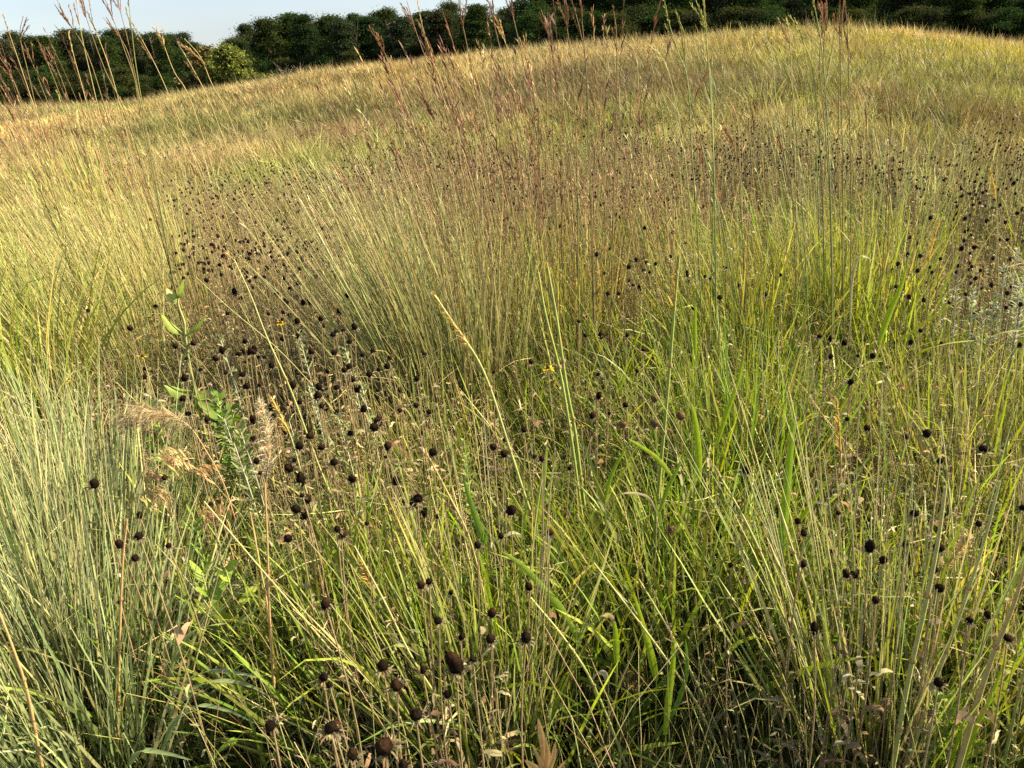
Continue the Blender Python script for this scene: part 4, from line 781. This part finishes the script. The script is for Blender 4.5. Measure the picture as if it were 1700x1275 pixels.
def stem_mesh(seed):
    global rng
    keep = rng; rng = np.random.default_rng(seed + 50)
    H = .62; k = np.linspace(0, 1, 9); bx, by = rng.normal(0, .035, 2); P = np.column_stack([bx * np.sin(k * 2.6), by * np.sin(k * 2.2 + .4) - by * math.sin(.4), -H + H * k]); P -= P[-1] * [1, 1, 0]
    mb = MB(); tube_path(mb, P, .0019, .0012, (.17, .12, .07), (.28, .22, .12), 5)
    n = 90; i = rng.integers(3, 8, n); f = rng.random((n, 1)); A = P[i] * (1 - f) + P[i + 1 - (i == 8)] * f; a = rng.random(n) * 6.28; strips(mb, A, a, 1.2, 0, .0035, .0006, 1, (.45, .38, .25), (.5, .42, .3))
    st = mb.mesh('stem', M_STEM)
    lm = MB(); n = 9; f = rng.random(n) * 5.5 + 1; i = f.astype(int); f = (f - i)[:, None]; A = P[i] * (1 - f) + P[i + 1] * f; c = mixc([(.22, .16, .10), TAN, (.32, .28, .18), (.18, .20, .09)], [3, 2, 2, 1], n)
    strips(lm, A, rng.random(n) * 6.28, .5 + rng.random(n), rng.normal(1.4, .9, n), .025 + .035 * rng.random(n), .006 + .005 * rng.random(n), 6, c, c * 1.1, prof='leaf', wob=.8)
    lf = lm.mesh('withered_foliage', M_DRY); rng = keep
    return st, lf
HM = [head_meshes(s, t) for s, t in ((1, .1), (2, .5), (3, .3), (4, .8), (5, .15), (6, .4))]
SM = [stem_mesh(s) for s in range(5)]
def head(p, diam, label, group, i, parts=True, tilt=None):
    s = diam / .0176; z = float(zt(p[0], p[1])); t = thing('dried_coneflower', label, 'seed head', (p[0], p[1], z), group)
    H = p[2] - z; cm, rm = HM[i % 6]; sm, lf = SM[i % 5]; ang = (i * 2.399) % 6.283
    items = [('seed_cone', cm, 0), ('withered_petals', rm, 0), ('stem', sm, 1)] + ([('withered_foliage', lf, 1)] if parts else [])
    ti = .55 * abs(math.sin(i * 5.3)) ** 2; ka = [1, .78, 1.12, 1, 1.35, .9, 1.05][(i * 3) % 7]
    for nm, me, st in items:
        o = bpy.data.objects.new(nm, me); C.objects.link(o); o.parent = t; o.location = (0, 0, H); o.rotation_euler = (0, 0, ang) if st else (ti, 0, ang)
        o.scale = (1, 1, (H + .02) / .62) if st else (s, s, s * (ka if nm == 'seed_cone' else 1))
    return t
HEADS = """157 806 18,231 892 20,200 906 14,225 927 15,280 908 13,274 793 10,233 858 12,258 510 11,217 546 9,145 517 9,292 577 10,320 571 10,310 597 10,369 584 13,357 597 10,334 615 11,307 630 13,305 665 13,318 661 9,314 688 11,344 699 10,242 612 10,240 628 9,376 619 9,406 568 11,397 589 9,422 586 11,438 594 8,452 609 10,408 602 8,494 559 10,533 531 9,537 542 9,570 550 12,589 544 10,572 616 16,544 618 9,505 624 9,431 641 10,561 644 11,530 658 10,535 676 12,498 669 9,420 731 12,514 729 10,581 720 10,482 481 9,473 498 9,390 487 9,424 462 8,420 478 7,515 504 8,471 520 8,445 522 9,378 522 8,602 591 9,646 596 9,644 610 11,628 615 10,705 590 9,692 630 10,628 649 11,665 650 8,691 673 10,712 686 12,665 682 9,603 681 12,869 715 14,820 743 13,836 732 8,820 619 8,881 602 9,998 559 12,1041 558 9,972 558 7,994 623 10,994 659 13,1039 674 10,1058 617 7,961 535 7,983 692 10,1012 686 9,1067 582 7,991 424 7,1013 414 8,1056 433 9,1044 445 8,1050 474 7,1079 453 6,1360 559 10,1378 565 10,1402 571 11,1379 593 10,1424 592 8,1449 592 10,1474 611 9,1528 550 10,1512 570 7,1562 571 7,1438 622 8,1411 636 10,1441 713 14,1538 722 20,1633 747 17,1504 727 10,1406 696 9,1545 364 8,1583 365 7,1596 415 9,1617 412 9,1609 437 9,1506 424 7,1592 443 7,1578 382 6,1693 575 9,426 768 12,432 786 9,490 766 11,498 771 10,502 824 11,494 847 15,480 896 18,540 1006 21,452 1203 19,548 1211 27,587 1254 23,537 1125 12,547 1138 13,837 756 15,846 848 18,794 907 17,912 885 15,704 855 12,726 859 12,900 763 11,886 760 9,946 778 11,699 974 15,713 967 14,749 985 12,816 1020 16,729 1032 16,765 1059 13,816 1063 16,873 1061 23,785 1096 18,758 1108 29,739 1098 15,636 1110 24,659 1138 20,743 1155 16,690 1190 28,640 1241 31,701 1115 11,879 976 15,554 1209 22,670 1273 24,832 892 11,1237 783 16,1521 854 20,1443 911 18,1560 913 20,1333 938 16,1418 956 14,1405 955 12,1382 915 10,1324 867 11,1335 886 12,1549 948 16,1558 978 16,1454 998 15,1606 1031 15,1641 1023 13,1672 1061 20,1352 1047 17,1558 1136 17,1213 939 11,1699 845 13,1466 931 12,1392 853 12,1302 810 10,1560 767 8,1502 905 9,1626 870 8,200 1000 10,610 870 9,560 880 10,640 760 9,700 720 9,455 690 9,350 840 9"""
LAND = [('the broad-leaved milkweed', 295, 535), ('the yellow drooping plume', 770, 545), ('the drooping tan grass plume', 290, 710), ('the lowest arched tan plume', 245, 830), ('the fluffy pale plume', 440, 760), ('the lone broad bright blade', 902, 800), ('the round brown flower heads', 1085, 685),
        ('the upright golden-orange plume', 1122, 480), ('the silver sage at the right edge', 1650, 440), ('the diagonal tan spike', 1578, 930), ('the brown umbel', 1048, 1140), ('the leafy green spire at lower right', 1585, 1200), ('the blurred tan tips', 900, 1225), ('the bright fern leaf at the bottom', 375, 1240),
        ('the tallest broad lime blade', 1312, 760), ('the yellow bloom by the milkweed', 235, 588), ('the yellow bloom in the centre', 910, 612), ('the orange feathery plume', 468, 690), ('the yellow bloom above the sage', 466, 537), ('the vivid yellow-green tussock', 1400, 520), ('the short golden plume', 610, 950)]
SECT = ['right of', 'lower right of', 'below', 'lower left of', 'left of', 'upper left of', 'above', 'upper right of']
ORD = ['nearest', 'second nearest', 'third nearest', 'fourth nearest', 'fifth nearest', 'sixth nearest', 'seventh nearest', 'eighth nearest', 'ninth nearest', 'tenth nearest', 'eleventh nearest', 'twelfth nearest', 'thirteenth nearest', 'fourteenth nearest', 'fifteenth nearest', 'sixteenth nearest']
def locate(items):
    key = {}
    for i, (x, y) in enumerate(items):
        j = min(range(len(LAND)), key=lambda k: math.hypot(LAND[k][1] - x, LAND[k][2] - y)); dx, dy = x - LAND[j][1], y - LAND[j][2]
        s = int(((math.atan2(dy, dx) + math.pi / 8) % (2 * math.pi)) / (math.pi / 4)) % 8; key.setdefault((j, s), []).append((math.hypot(dx, dy), i))
    out = {}
    for (j, s), l in key.items():
        for r, (_, i) in enumerate(sorted(l)): out[i] = f'{ORD[min(r, 15)]} {SECT[s]} {LAND[j][0]}'
    return out
PLACED = []
def build_heads():
    H = [tuple(map(float, e.split())) for e in HEADS.split(',')]; loc = locate([(a, b) for a, b, c in H])
    for i, (x, y, s) in enumerate(H):
        d = ray(x, y); zh = .58 + .09 * math.sin(i * 1.7) + (.05 if y > 1150 else 0); t = (CAM_Z - zh) / -d[2]
        want = .0172 * F_PX / s                                      # distance at which a 17 mm head shows this size
        t = .55 * t + .45 * min(max(want, t * .85), t * 1.15); p = np.array([0, 0, CAM_Z]) + d * t
        depth = float((p - [0, 0, CAM_Z]) @ _f); diam = min(.022, max(.013, s * depth / F_PX)) * (.77 + .13 * math.sin(i * 4.1))
        sz = 'large' if s >= 19 else ('medium' if s >= 12 else 'small'); how = ['', 'tilted ', 'leaning ', '', 'upright ', ''][i % 6] if s >= 14 else ''
        head(p, diam, f'{sz} black seed head {loc[i]}', 'black dried flower seed heads', i); PLACED.append(p)
    areas = [((380, 640), (490, 730), 52, 'black seed head in the thick drift between the milkweed and the pale olive fan'), ((480, 780), (740, 900), 14, 'black seed head in the loose scatter below the thick drift'), ((310, 560), (300, 480), 34, 'small black seed head in the brown patch left of the pale olive fan'), ((560, 830), (270, 400), 8, 'small black seed head glimpsed through the pale olive fan'),
             ((840, 1130), (300, 420), 12, 'small black seed head behind the thick blue-green stalk pair'), ((1130, 1500), (290, 400), 8, 'small black seed head behind the vivid yellow-green tussock'), ((1500, 1700), (300, 400), 8, 'small black seed head above the silver sage at far right')]
    k = 0
    for (xa, xb), (ya, yb), n, lab in areas:
        for _ in range(n):
            x, y = rng.uniform(xa, xb), rng.uniform(ya, yb); d = ray(x, y); zh = .56 + rng.uniform(-.07, .09); p = np.array([0, 0, CAM_Z]) + d * ((CAM_Z - zh) / -d[2]); p[2] += float(zt(p[0], p[1]))
            head(p, .017, lab, lab.replace('black seed head', 'black seed heads'), 200 + k, parts=False); k += 1
    # the thousands beyond
    mb = MB(); sb = MB(); pts = []
    for (xa, xb, ya, yb, n) in ((180, 620, 235, 330, 560), (270, 570, 290, 480, 620), (560, 900, 215, 330, 480), (800, 1250, 215, 400, 950), (300, 1700, 190, 250, 260), (1200, 1500, 225, 340, 420), (1450, 1750, 230, 360, 260), (-60, 300, 250, 420, 80), (1000, 1300, 380, 520, 60), (1480, 1700, 380, 520, 60)):
        for _ in range(n):
            x, y = rng.uniform(xa, xb), ya - 22 + (yb - ya + 22) * (rng.random() + rng.random() * .6) / 1.6
            pts.append((x, y, .55 + rng.uniform(-.12, .10)))
    pts = hits(pts); pts = list(pts[vnoise(pts[:, 0], pts[:, 1] * .6, .8, 44) > .33])
    for i, p in enumerate(pts):
        r = .0074 * rng.uniform(.8, 1.2) * (1 + .012 * np.hypot(p[0], p[1])); g = float(zt(p[0], p[1])); blob(mb, p, r, (.018, .012, .009), 6, 5, .15, None, 1.1, None, i)
        tube_path(sb, [np.array([p[0] + .03, p[1], g]), np.array([p[0] + .012, p[1], (g + p[2]) / 2]), p - [0, 0, .005]], .002, .0016, (.15, .10, .06), (.26, .19, .11), 3)
    n = len(pts); Q = np.repeat(np.array(pts), 5, 0); n5 = len(Q); c = mixc([TAN, (.32, .24, .14), GREY], [2, 2, 1], n5)
    strips(sb, Q - [0, 0, .006], rng.random(n5) * 6.28, 1.2 + rng.random(n5) * .8, rng.normal(.6, .5, n5), .02, .005, 2, c, c, prof='leaf')
    tag(mb.build('distant_seed_heads', M_CONE), 'thousands of tiny black seed heads in the far brown band', 'seed heads', kind='stuff')
    tag(sb.build('distant_flower_stems', M_STEM), 'brown stems under the far tiny black seed heads', 'dry stems', kind='stuff')
build_heads()

# ================================================================== OTHER PLANTS
def root_of(P, extra=0.0): return np.array([P[0], P[1], float(zt(P[0], P[1])) - .005])
def build_plants():
    # round brown heads
    for i, (x, y, s, lab) in enumerate([(1087, 661, 13, 'round brown flower head, upper one of four beside the golden-plumed stalk'), (1087, 702, 15, 'round brown flower head directly below the upper one, left of the thick stalk'), (1130, 690, 15, 'round brown flower head just right of the thick golden-plumed stalk'),
                                        (1034, 704, 13, 'round brown flower head, leftmost of four'), (1114, 880, 18, 'lone round brown flower head with curled rays below the lime crossing blade'), (1113, 1042, 15, 'pale grey round dry head left of the long lime leaning blade near the bottom')]):
        R = 1.85 - (y - 660) * .0016; p = plane_pt(x, y, R); o = root_of(p); t = thing('round_flower_head', lab, 'seed head', tuple(o), 'round brown flower heads'); dep = float((p - [0, 0, CAM_Z]) @ _f); r = s * dep / F_PX / 2
        mb = MB(); col = (.105, .068, .036) if i < 4 else ((.085, .06, .035) if i == 4 else (.16, .14, .10)); blob(mb, p, r, col, 14, 10, .10, None, .92, None, i)
        n = 260; d = rng.normal(0, 1, (n, 3)); d /= np.linalg.norm(d, axis=1, keepdims=True); strips(mb, p + d * r * .9, np.arctan2(d[:, 1], d[:, 0]), np.arccos(np.clip(d[:, 2], -1, 1)), 0, r * .28, r * .16, 1, jit(col, n, .3), jit(np.array(col) * 1.8, n, .3)); mb.build('flower_head', M_CONE, t, o)
        mb = MB(); n = 12; c = mixc([TAN, (.34, .33, .16)], [1, 1], n); strips(mb, np.tile(p - [0, 0, r * .8], (n, 1)), rng.random(n) * 6.28, 1.4 + rng.random(n) * .8, rng.normal(.5, .6, n), .018, .004, 4, c, c, prof='leaf', wob=.5); mb.build('bract_leaves', M_DRY, t, o)
        mb = MB(); tube_path(mb, smooth_path([o, (o + p) / 2 + [.012, 0, 0], p], 4), .0022, .0016, (.2, .13, .07), (.34, .24, .12), 5); mb.build('stem', M_STEM, t, o)
    # broad-leaved milkweed
    R = 2.25; pts = [plane_pt(a, b, R) for a, b in ((297, 478), (296, 505), (306, 535), (308, 560), (322, 640))]; o = root_of(pts[-1]); t = thing('milkweed_plant', 'light green plant with pairs of broad pointed leaves, left of centre', 'plant', tuple(o))
    mb = MB(); tube_path(mb, smooth_path([o] + pts[::-1], 5), .0045, .0026, (.22, .28, .08), (.40, .42, .16), 7); mb.build('stem', M_STEM, t, o)
    for (tip, root, w, c) in [((268, 522), (303, 553), .025, (.28, .36, .08)), ((343, 524), (310, 558), .030, (.26, .37, .06)), ((277, 479), (296, 497), .030, (.44, .46, .20)), ((306, 463), (299, 494), .030, (.26, .37, .07)), ((288, 484), (297, 496), .022, (.40, .44, .16)), ((272, 640), (318, 650), .035, (.22, .30, .06)), ((365, 652), (322, 655), .04, (.20, .29, .06)), ((300, 690), (330, 660), .04, (.18, .27, .05)), ((390, 700), (330, 668), .045, (.16, .25, .05)), ((250, 680), (318, 662), .03, (.20, .29, .06))]:
        a, b = plane_pt(*root, R), plane_pt(*tip, R - .02); m = (a + b) / 2 + np.array([0, 0, -.012]); mb = MB(); ribbon_path(mb, smooth_path([a, m, b], 6), w * 1.05, np.array(c) * .9, c, side=np.array([.3, .8, .5]), fold=.55, prof='leaf'); mb.build('leaf', M_LEAF, t, o)
    # silver sage
    def sage(x, y, R, lab, h=None, dens=70, col=((.30, .33, .22), (.40, .42, .30)), group=None, ll=.035):
        p = plane_pt(x, y, R); o = root_of(p + np.array([.02, 0, 0])); t = thing('sage_plant', lab, 'plant', tuple(o), group); P = smooth_path([o, o * .4 + p * .6 + [.012, 0, 0], p], 8)
        mb = MB(); tube_path(mb, P, .0024, .0014, (.30, .30, .22), (.44, .45, .36), 5); mb.build('stem', M_STEM, t, o)
        n = dens; q = (1 - rng.random(n) ** 1.3 * .75) * (len(P) - 1.01); i = q.astype(int); A = P[i] + (P[i + 1] - P[i]) * (q - i)[:, None]; c0 = jit(col[0], n, .15); f = q / len(P)
        mb = MB(); strips(mb, A, rng.random(n) * 6.28, .35 + rng.random(n) * .5 + (1 - f) * .5, rng.random(n) * 1.2, ll * (.6 + .7 * rng.random(n)) * (1.15 - .6 * f ** 3), ll * .13, 5, c0 * .8, jit(col[1], n, .12), prof='leaf'); mb.build('foliage', M_DRY, t, o)
    gs = 'silver-leaved sage stems at the right edge'
    for i, (x, y) in enumerate([(1688, 415), (1668, 440), (1694, 470), (1650, 492), (1684, 520), (1616, 478), (1590, 462), (1565, 500), (1632, 520), (1704, 440)]):
        sage(x, y, 2.55 + .25 * math.sin(i * 2.1), 'silver-white sage stem in the pale patch at the right edge', dens=64, col=((.30, .34, .22), (.42, .45, .33)), group=gs, ll=.034)
    for (x, y, R, lab) in [(495, 552, 2.2, 'pale sage stem topped by a black seed head, below the small yellow bloom'), (573, 578, 2.1, 'bright pale sage stem at the left foot of the pale olive fan'), (372, 695, 1.75, 'grey-green sage stem just right of the drooping tan grass plume'), (398, 712, 1.75, 'grey-green sage stem left of the fluffy pale seed plume'),
                           (512, 640, 1.95, 'pale sage stem between the orange feathery plume and the seed heads'), (388, 735, 1.7, 'shorter sage stem beneath the two near the drooping plume'), (365, 560, 2.2, 'thin sage stem right of the milkweed'), (600, 640, 1.95, 'dull sage stem right of the paired seed heads'), (560, 690, 1.85, 'low sage stem in the seed heads below the bright pale one'), (480, 700, 1.8, 'low sage stem right of the orange feathery plume')]:
        sage(x, y, R, lab, dens=66, col=((.22, .27, .12), (.33, .37, .20)))
    # yellow blooms
    for (x, y, R, s, lab) in [(250, 366, 2.9, 14, 'ragged yellow-orange bloom high on the left among straw stems'), (466, 537, 2.2, 15, 'small yellow bloom above the pale sage stems'), (237, 592, 1.95, 15, 'half-faded yellow bloom under a dark cone, left of the seed heads'), (910, 612, 1.95, 18, 'bright yellow bloom between the thick stalks in the centre'), (111, 634, 1.95, 9, 'tiny yellow bloom at the edge of the left blue-green tussock'), (965, 708, 1.8, 9, 'faded orange bloom below the thick stalks')]:
        p = plane_pt(x, y, R); o = root_of(p); t = thing('yellow_flower', lab, 'flower', tuple(o)); dep = float((p - [0, 0, CAM_Z]) @ _f); r = s * dep / F_PX / 2
        mb = MB(); tube_path(mb, smooth_path([o, (o + p) / 2 + [.01, 0, 0], p], 4), .002, .0014, (.2, .2, .08), (.3, .28, .12), 5); mb.build('stem', M_STEM, t, o)
        n = 11; a = np.arange(n) * .571 + rng.normal(0, .12, n); c = jit((.66, .50, .02), n, .12, .04); mb = MB(); strips(mb, np.tile(p, (n, 1)), a, 1.1 + rng.random(n) * .6, rng.random(n) * .8, r * 1.25 * (.7 + .5 * rng.random(n)), r * .42, 5, c * .8, c, prof='leaf', tw=.2); mb.build('petals', M_LEAF, t, o)
        mb = MB(); blob(mb, p + [0, 0, r * .22], r * .38, (.05, .025, .012), 10, 8, .12); mb.build('flower_centre', M_CONE, t, o)
    # drooping dry panicles
    def droop(lab, pts, R, n, ll, az0, span, col=(.34, .27, .16), name='drooping_seed_plume', w=.0032, le=1.9):
        P = [plane_pt(a, b, R) for a, b in pts]; o = root_of(P[-1] + np.array([.01, 0, 0])); P = smooth_path([o] + P[::-1], 6); t = thing(name, lab, 'grass plume', tuple(o)); mb = MB(); tube_path(mb, P, .0019, .0007, (.42, .30, .13), (.46, .36, .18), 5); mb.build('stem', M_STEM, t, o)
        q = (1 - rng.random(n) * span) * (len(P) - 1.01); i = q.astype(int); A = P[i] + (P[i + 1] - P[i]) * (q - i)[:, None]; c = jit(col, n, .22, .06); mb = MB()
        Q = strips(mb, A, az0 + rng.normal(0, .75, n), le - .9 + rng.normal(0, .25, n), .75 + rng.random(n) * .5, ll * (.55 + .7 * rng.random(n)), .0011, 6, c, c)
        e = Q[:, -2]; strips(mb, e, az0 + rng.normal(0, .5, n), 2.5 + rng.normal(0, .25, n), 0, .018 + .010 * rng.random(n), w, 4, c, c * 1.25, prof='leaf'); e = Q[:, 4]; strips(mb, e, az0 + rng.normal(0, .5, n), 2.4 + rng.normal(0, .25, n), 0, .016, w, 3, c, c * 1.2, prof='leaf')
        mb.build('seed_spray', M_DRY, t, o)
    droop('large dense tan plume drooping left above the dead leaves on the left', [(236, 700), (262, 690), (290, 692), (318, 712), (340, 745), (370, 800), (395, 880)], 1.65, 210, .075, math.pi, .42, (.40, .33, .20))
    droop('arched golden-tan plume hanging beneath the large tan one', [(284, 778), (275, 764), (262, 760), (247, 768), (230, 800), (216, 850), (208, 900)], 1.5, 60, .048, 0.0, .35, (.38, .30, .16))
    droop('small arched tan plume, lowest of the three on the left', [(262, 845), (250, 826), (236, 820), (222, 830), (214, 862), (208, 920)], 1.48, 60, .042, 0.0, .35, (.36, .28, .15))
    droop('thin tan plume hanging between the two arched ones', [(248, 800), (240, 790), (230, 798), (220, 830), (212, 880)], 1.5, 26, .03, 0.2, .3, (.36, .27, .15))
    droop('reddish-tan nodding spikelets below the sage stems', [(352, 868), (360, 856), (376, 862), (388, 900), (400, 950)], 1.45, 18, .04, 2.6, .35, (.44, .28, .16), w=.005)
    droop('second cluster of nodding tan spikelets left of the fluffy plume', [(306, 792), (322, 778), (340, 790), (352, 830), (380, 900)], 1.5, 14, .035, 0.5, .35, (.42, .28, .15), w=.0045)
    # fluffy pale plume
    P = [plane_pt(a, b, 1.55) for a, b in ((432, 668), (442, 705), (446, 745), (443, 790), (440, 840), (436, 900))]; o = root_of(P[-1]); t = thing('fluffy_seed_plume', 'tall fluffy pale buff seed plume standing left of the orange feathery one', 'grass plume', tuple(o)); PP = smooth_path([o] + P[::-1], 6)
    mb = MB(); tube_path(mb, PP, .002, .001, (.42, .30, .14), (.46, .38, .22), 5); mb.build('stem', M_STEM, t, o); n = 620; q = (1 - rng.random(n) * .52) * (len(PP) - 1.01); i = q.astype(int); A = PP[i] + (PP[i + 1] - PP[i]) * (q - i)[:, None]; f = 1 - q / len(PP)
    c = mixc([(.58, .53, .38), (.48, .40, .26), (.36, .27, .17)], [4, 2, 1], n); mb = MB(); strips(mb, A, rng.random(n) * 6.28, rng.random(n) * 1.0, rng.random(n) * 1.6, (.016 + .05 * f) * (.5 + .8 * rng.random(n)), .0016, 5, c, c * 1.2, wob=.3); mb.build('fluff', M_DRY, t, o)
    # diagonal tan spike
    P = [plane_pt(a, b, 1.25) for a, b in ((1610, 890), (1592, 915), (1570, 945), (1552, 980), (1540, 1030))]; o = root_of(P[-1]); t = thing('fuzzy_seed_spike', 'bristly tan seed spike lying diagonally beside black heads at lower right', 'seed spike', tuple(o)); PP = smooth_path([o] + P[::-1], 6)
    mb = MB(); tube_path(mb, PP, .0018, .001, (.4, .3, .14), (.46, .38, .22), 5); mb.build('stem', M_STEM, t, o); n = 420; q = (1 - rng.random(n) * .40) * (len(PP) - 1.01); i = q.astype(int); A = PP[i] + (PP[i + 1] - PP[i]) * (q - i)[:, None]
    c = mixc([(.52, .38, .18), (.50, .40, .24)], [2, 1], n); mb = MB(); strips(mb, A, rng.random(n) * 6.28, rng.random(n) * 1.5, rng.random(n) * .6, .012 + .008 * rng.random(n), .0015, 3, c, c * 1.2, wob=.3)
    n = 26; q = (1 - rng.random(n) * .10) * (len(PP) - 1.01); i = q.astype(int); strips(mb, PP[i], rng.random(n) * 6.28, rng.random(n) * 1.2, .8, .014, .005, 4, (.50, .44, .32), (.56, .50, .38), prof='leaf'); mb.build('bristles', M_DRY, t, o)
    # leafy spire and green seed spikes at lower right
    def spire(x, y, R, lab, n, ll, w, col, le=.7, frac=.9):
        p = plane_pt(x, y, R); o = root_of(p + [-.01, 0, 0]); t = thing('leafy_spire', lab, 'plant', tuple(o)); P = smooth_path([o, (o + p) / 2 + [.006, 0, 0], p], 8); mb = MB(); tube_path(mb, P, .0026, .0014, (.2, .28, .07), (.34, .42, .12), 6); mb.build('stem', M_STEM, t, o)
        q = (1 - np.linspace(0, frac, n)) * (len(P) - 1.01); i = q.astype(int); A = P[i] + (P[i + 1] - P[i]) * (q - i)[:, None]; f = 1 - q / len(P); c = jit(col, n, .12, .05); mb = MB()
        strips(mb, A, np.arange(n) * 2.4, le + .3 * rng.random(n), .3 * rng.random(n), ll * (.45 + .9 * np.minimum(1, f * 3)), w, 5, c * .8, c, prof='leaf', tw=rng.normal(0, .5, n)); mb.build('foliage', M_LEAF, t, o)
    spire(1578, 1168, 1.0, 'bright lime leafy spire rising from the bottom edge at lower right', 60, .055, .012, (.30, .44, .05)); spire(1600, 1215, .98, 'lower lime leafy shoot beside the leafy spire', 40, .045, .011, (.26, .40, .05))
    spire(1568, 985, 1.18, 'narrow green seed spike standing above the leafy spire', 240, .007, .004, (.30, .36, .08), .5, .38); spire(1606, 1142, 1.02, 'yellow-green beaded seed spike, left of a pair at lower right', 170, .006, .0035, (.42, .44, .08), .6, .35); spire(1622, 1148, 1.0, 'yellow-green beaded seed spike, right of a pair at lower right', 170, .006, .0035, (.44, .46, .08), .6, .35)
    spire(318, 850, 1.45, 'lance-leaved green weed with thin seed top, below the arched plumes', 30, .05, .010, (.18, .28, .05), .5, .8); spire(335, 950, 1.3, 'broad-leaved lime weed in the dark gap at lower left', 12, .08, .022, (.26, .38, .06), .6, .7); spire(375, 945, 1.3, 'second broad-leaved lime weed right of the first in the dark gap', 9, .06, .018, (.30, .40, .06), .8, .6)
    spire(360, 655, 2.0, 'bushy green weed right of the milkweed stem, under the seed heads', 50, .05, .018, (.15, .24, .05), .8, .6); spire(385, 680, 1.95, 'green leafy weed between the drooping plume and the sage', 44, .05, .018, (.14, .22, .045), .8, .6); spire(255, 672, 1.9, 'green leafy weed at the left of the milkweed base', 40, .05, .018, (.17, .26, .05), .8, .6)
    spire(770, 730, 1.8, 'pale-flecked green weed left of the yellow plume stalk', 70, .02, .006, (.30, .38, .12), .8, .5)
    # fern-like leaves
    for (x0, y0, x1, y1, R, lab, c) in [(352, 1262, 392, 1232, 1.02, 'small bright green feathery fern leaf at the bottom left', (.28, .44, .05)), (728, 1005, 760, 985, 1.35, 'bright feathery leaf beside the seed heads in the lower centre', (.32, .46, .07)), (1228, 1185, 1252, 1150, 1.15, 'dull feathery leaf right of the lower centre glowing blade', (.18, .26, .07))]:
        a, b = plane_pt(x0, y0, R), plane_pt(x1, y1, R - .03); o = root_of(a); t = thing('fern_leaf', lab, 'fern leaf', tuple(o)); P = smooth_path([o, a * .8 + o * .2, a, (a + b) / 2 + [0, 0, .006], b], 6); mb = MB(); tube_path(mb, P, .0014, .0007, np.array(c) * .7, c, 4); mb.build('stem', M_STEM, t, o)
        n = 44; L = np.linspace(0, 1, n); A = a + (b - a) * L[:, None] + np.column_stack([0 * L, 0 * L, .012 * np.sin(L * 3.1)]); h = b - a; az = math.atan2(h[1], h[0]); mb = MB(); strips(mb, A, az + np.where(np.arange(n) % 2, 1, -1) * 1.25, 1.2, .3, .018 * np.sin(np.pi * (.15 + .8 * L)), .0035, 3, np.array(c) * .8, c, prof='leaf', tw=0.0); mb.build('leaflets', M_LEAF, t, o)
    # brown umbel
    p = plane_pt(1048, 1128, 1.18); o = root_of(p + [.0, 0, 0]); t = thing('brown_umbel', 'brown domed cluster of tiny dry flowers in the lower centre', 'seed head', tuple(o)); mb = MB(); ub = MB(); tube_path(mb, smooth_path([o, (o + p) / 2, p - [0, 0, .035]], 4), .002, .0016, (.2, .2, .09), (.26, .24, .12), 5)
    for k in range(60):
        a = rng.random() * 6.28; r = .027 * math.sqrt(rng.random()); q = p + [math.cos(a) * r, math.sin(a) * r, .008 - 18 * r * r]; tube_path(mb, [p - [0, 0, .035], (p - [0, 0, .035]) * .5 + q * .5 + [0, 0, .004], q], .0006, .0004, (.24, .24, .12), (.28, .22, .12), 3)
        for _ in range(3): blob(ub, q + rng.normal(0, .0016, 3), .0021, (.16, .10, .05), 6, 5, .25, None, 1, None, k)
    mb.build('stem', M_STEM, t, o); ub.build('flower_cluster', M_CONE, t, o)
    # tan tips close to the lens
    o = root_of(plane_pt(905, 1300, .50)); t = thing('near_seed_tip', 'blurred tan grass tips close to the lens at the bottom edge', 'grass plume', tuple(o)); base = plane_pt(905, 1300, .50); mb = MB(); tube_path(mb, smooth_path([o, (o + base) / 2 + [.01, 0, 0], base], 4), .002, .0014, (.4, .3, .15), (.48, .36, .18), 6); mb.build('stem', M_STEM, t, o); mb = MB()
    for (x, y, w) in ((893, 1192, .006), (922, 1232, .005), (872, 1262, .007), (940, 1262, .006), (905, 1225, .006), (885, 1240, .004)):
        ribbon_path(mb, smooth_path([base, base * .45 + plane_pt(x, y, .49) * .55 + [.002, 0, 0], plane_pt(x, y, .48)], 5), w, (.46, .30, .13), (.54, .38, .18), prof='leaf')
    mb.build('seed_tuft', M_DRY, t, o)
build_plants()
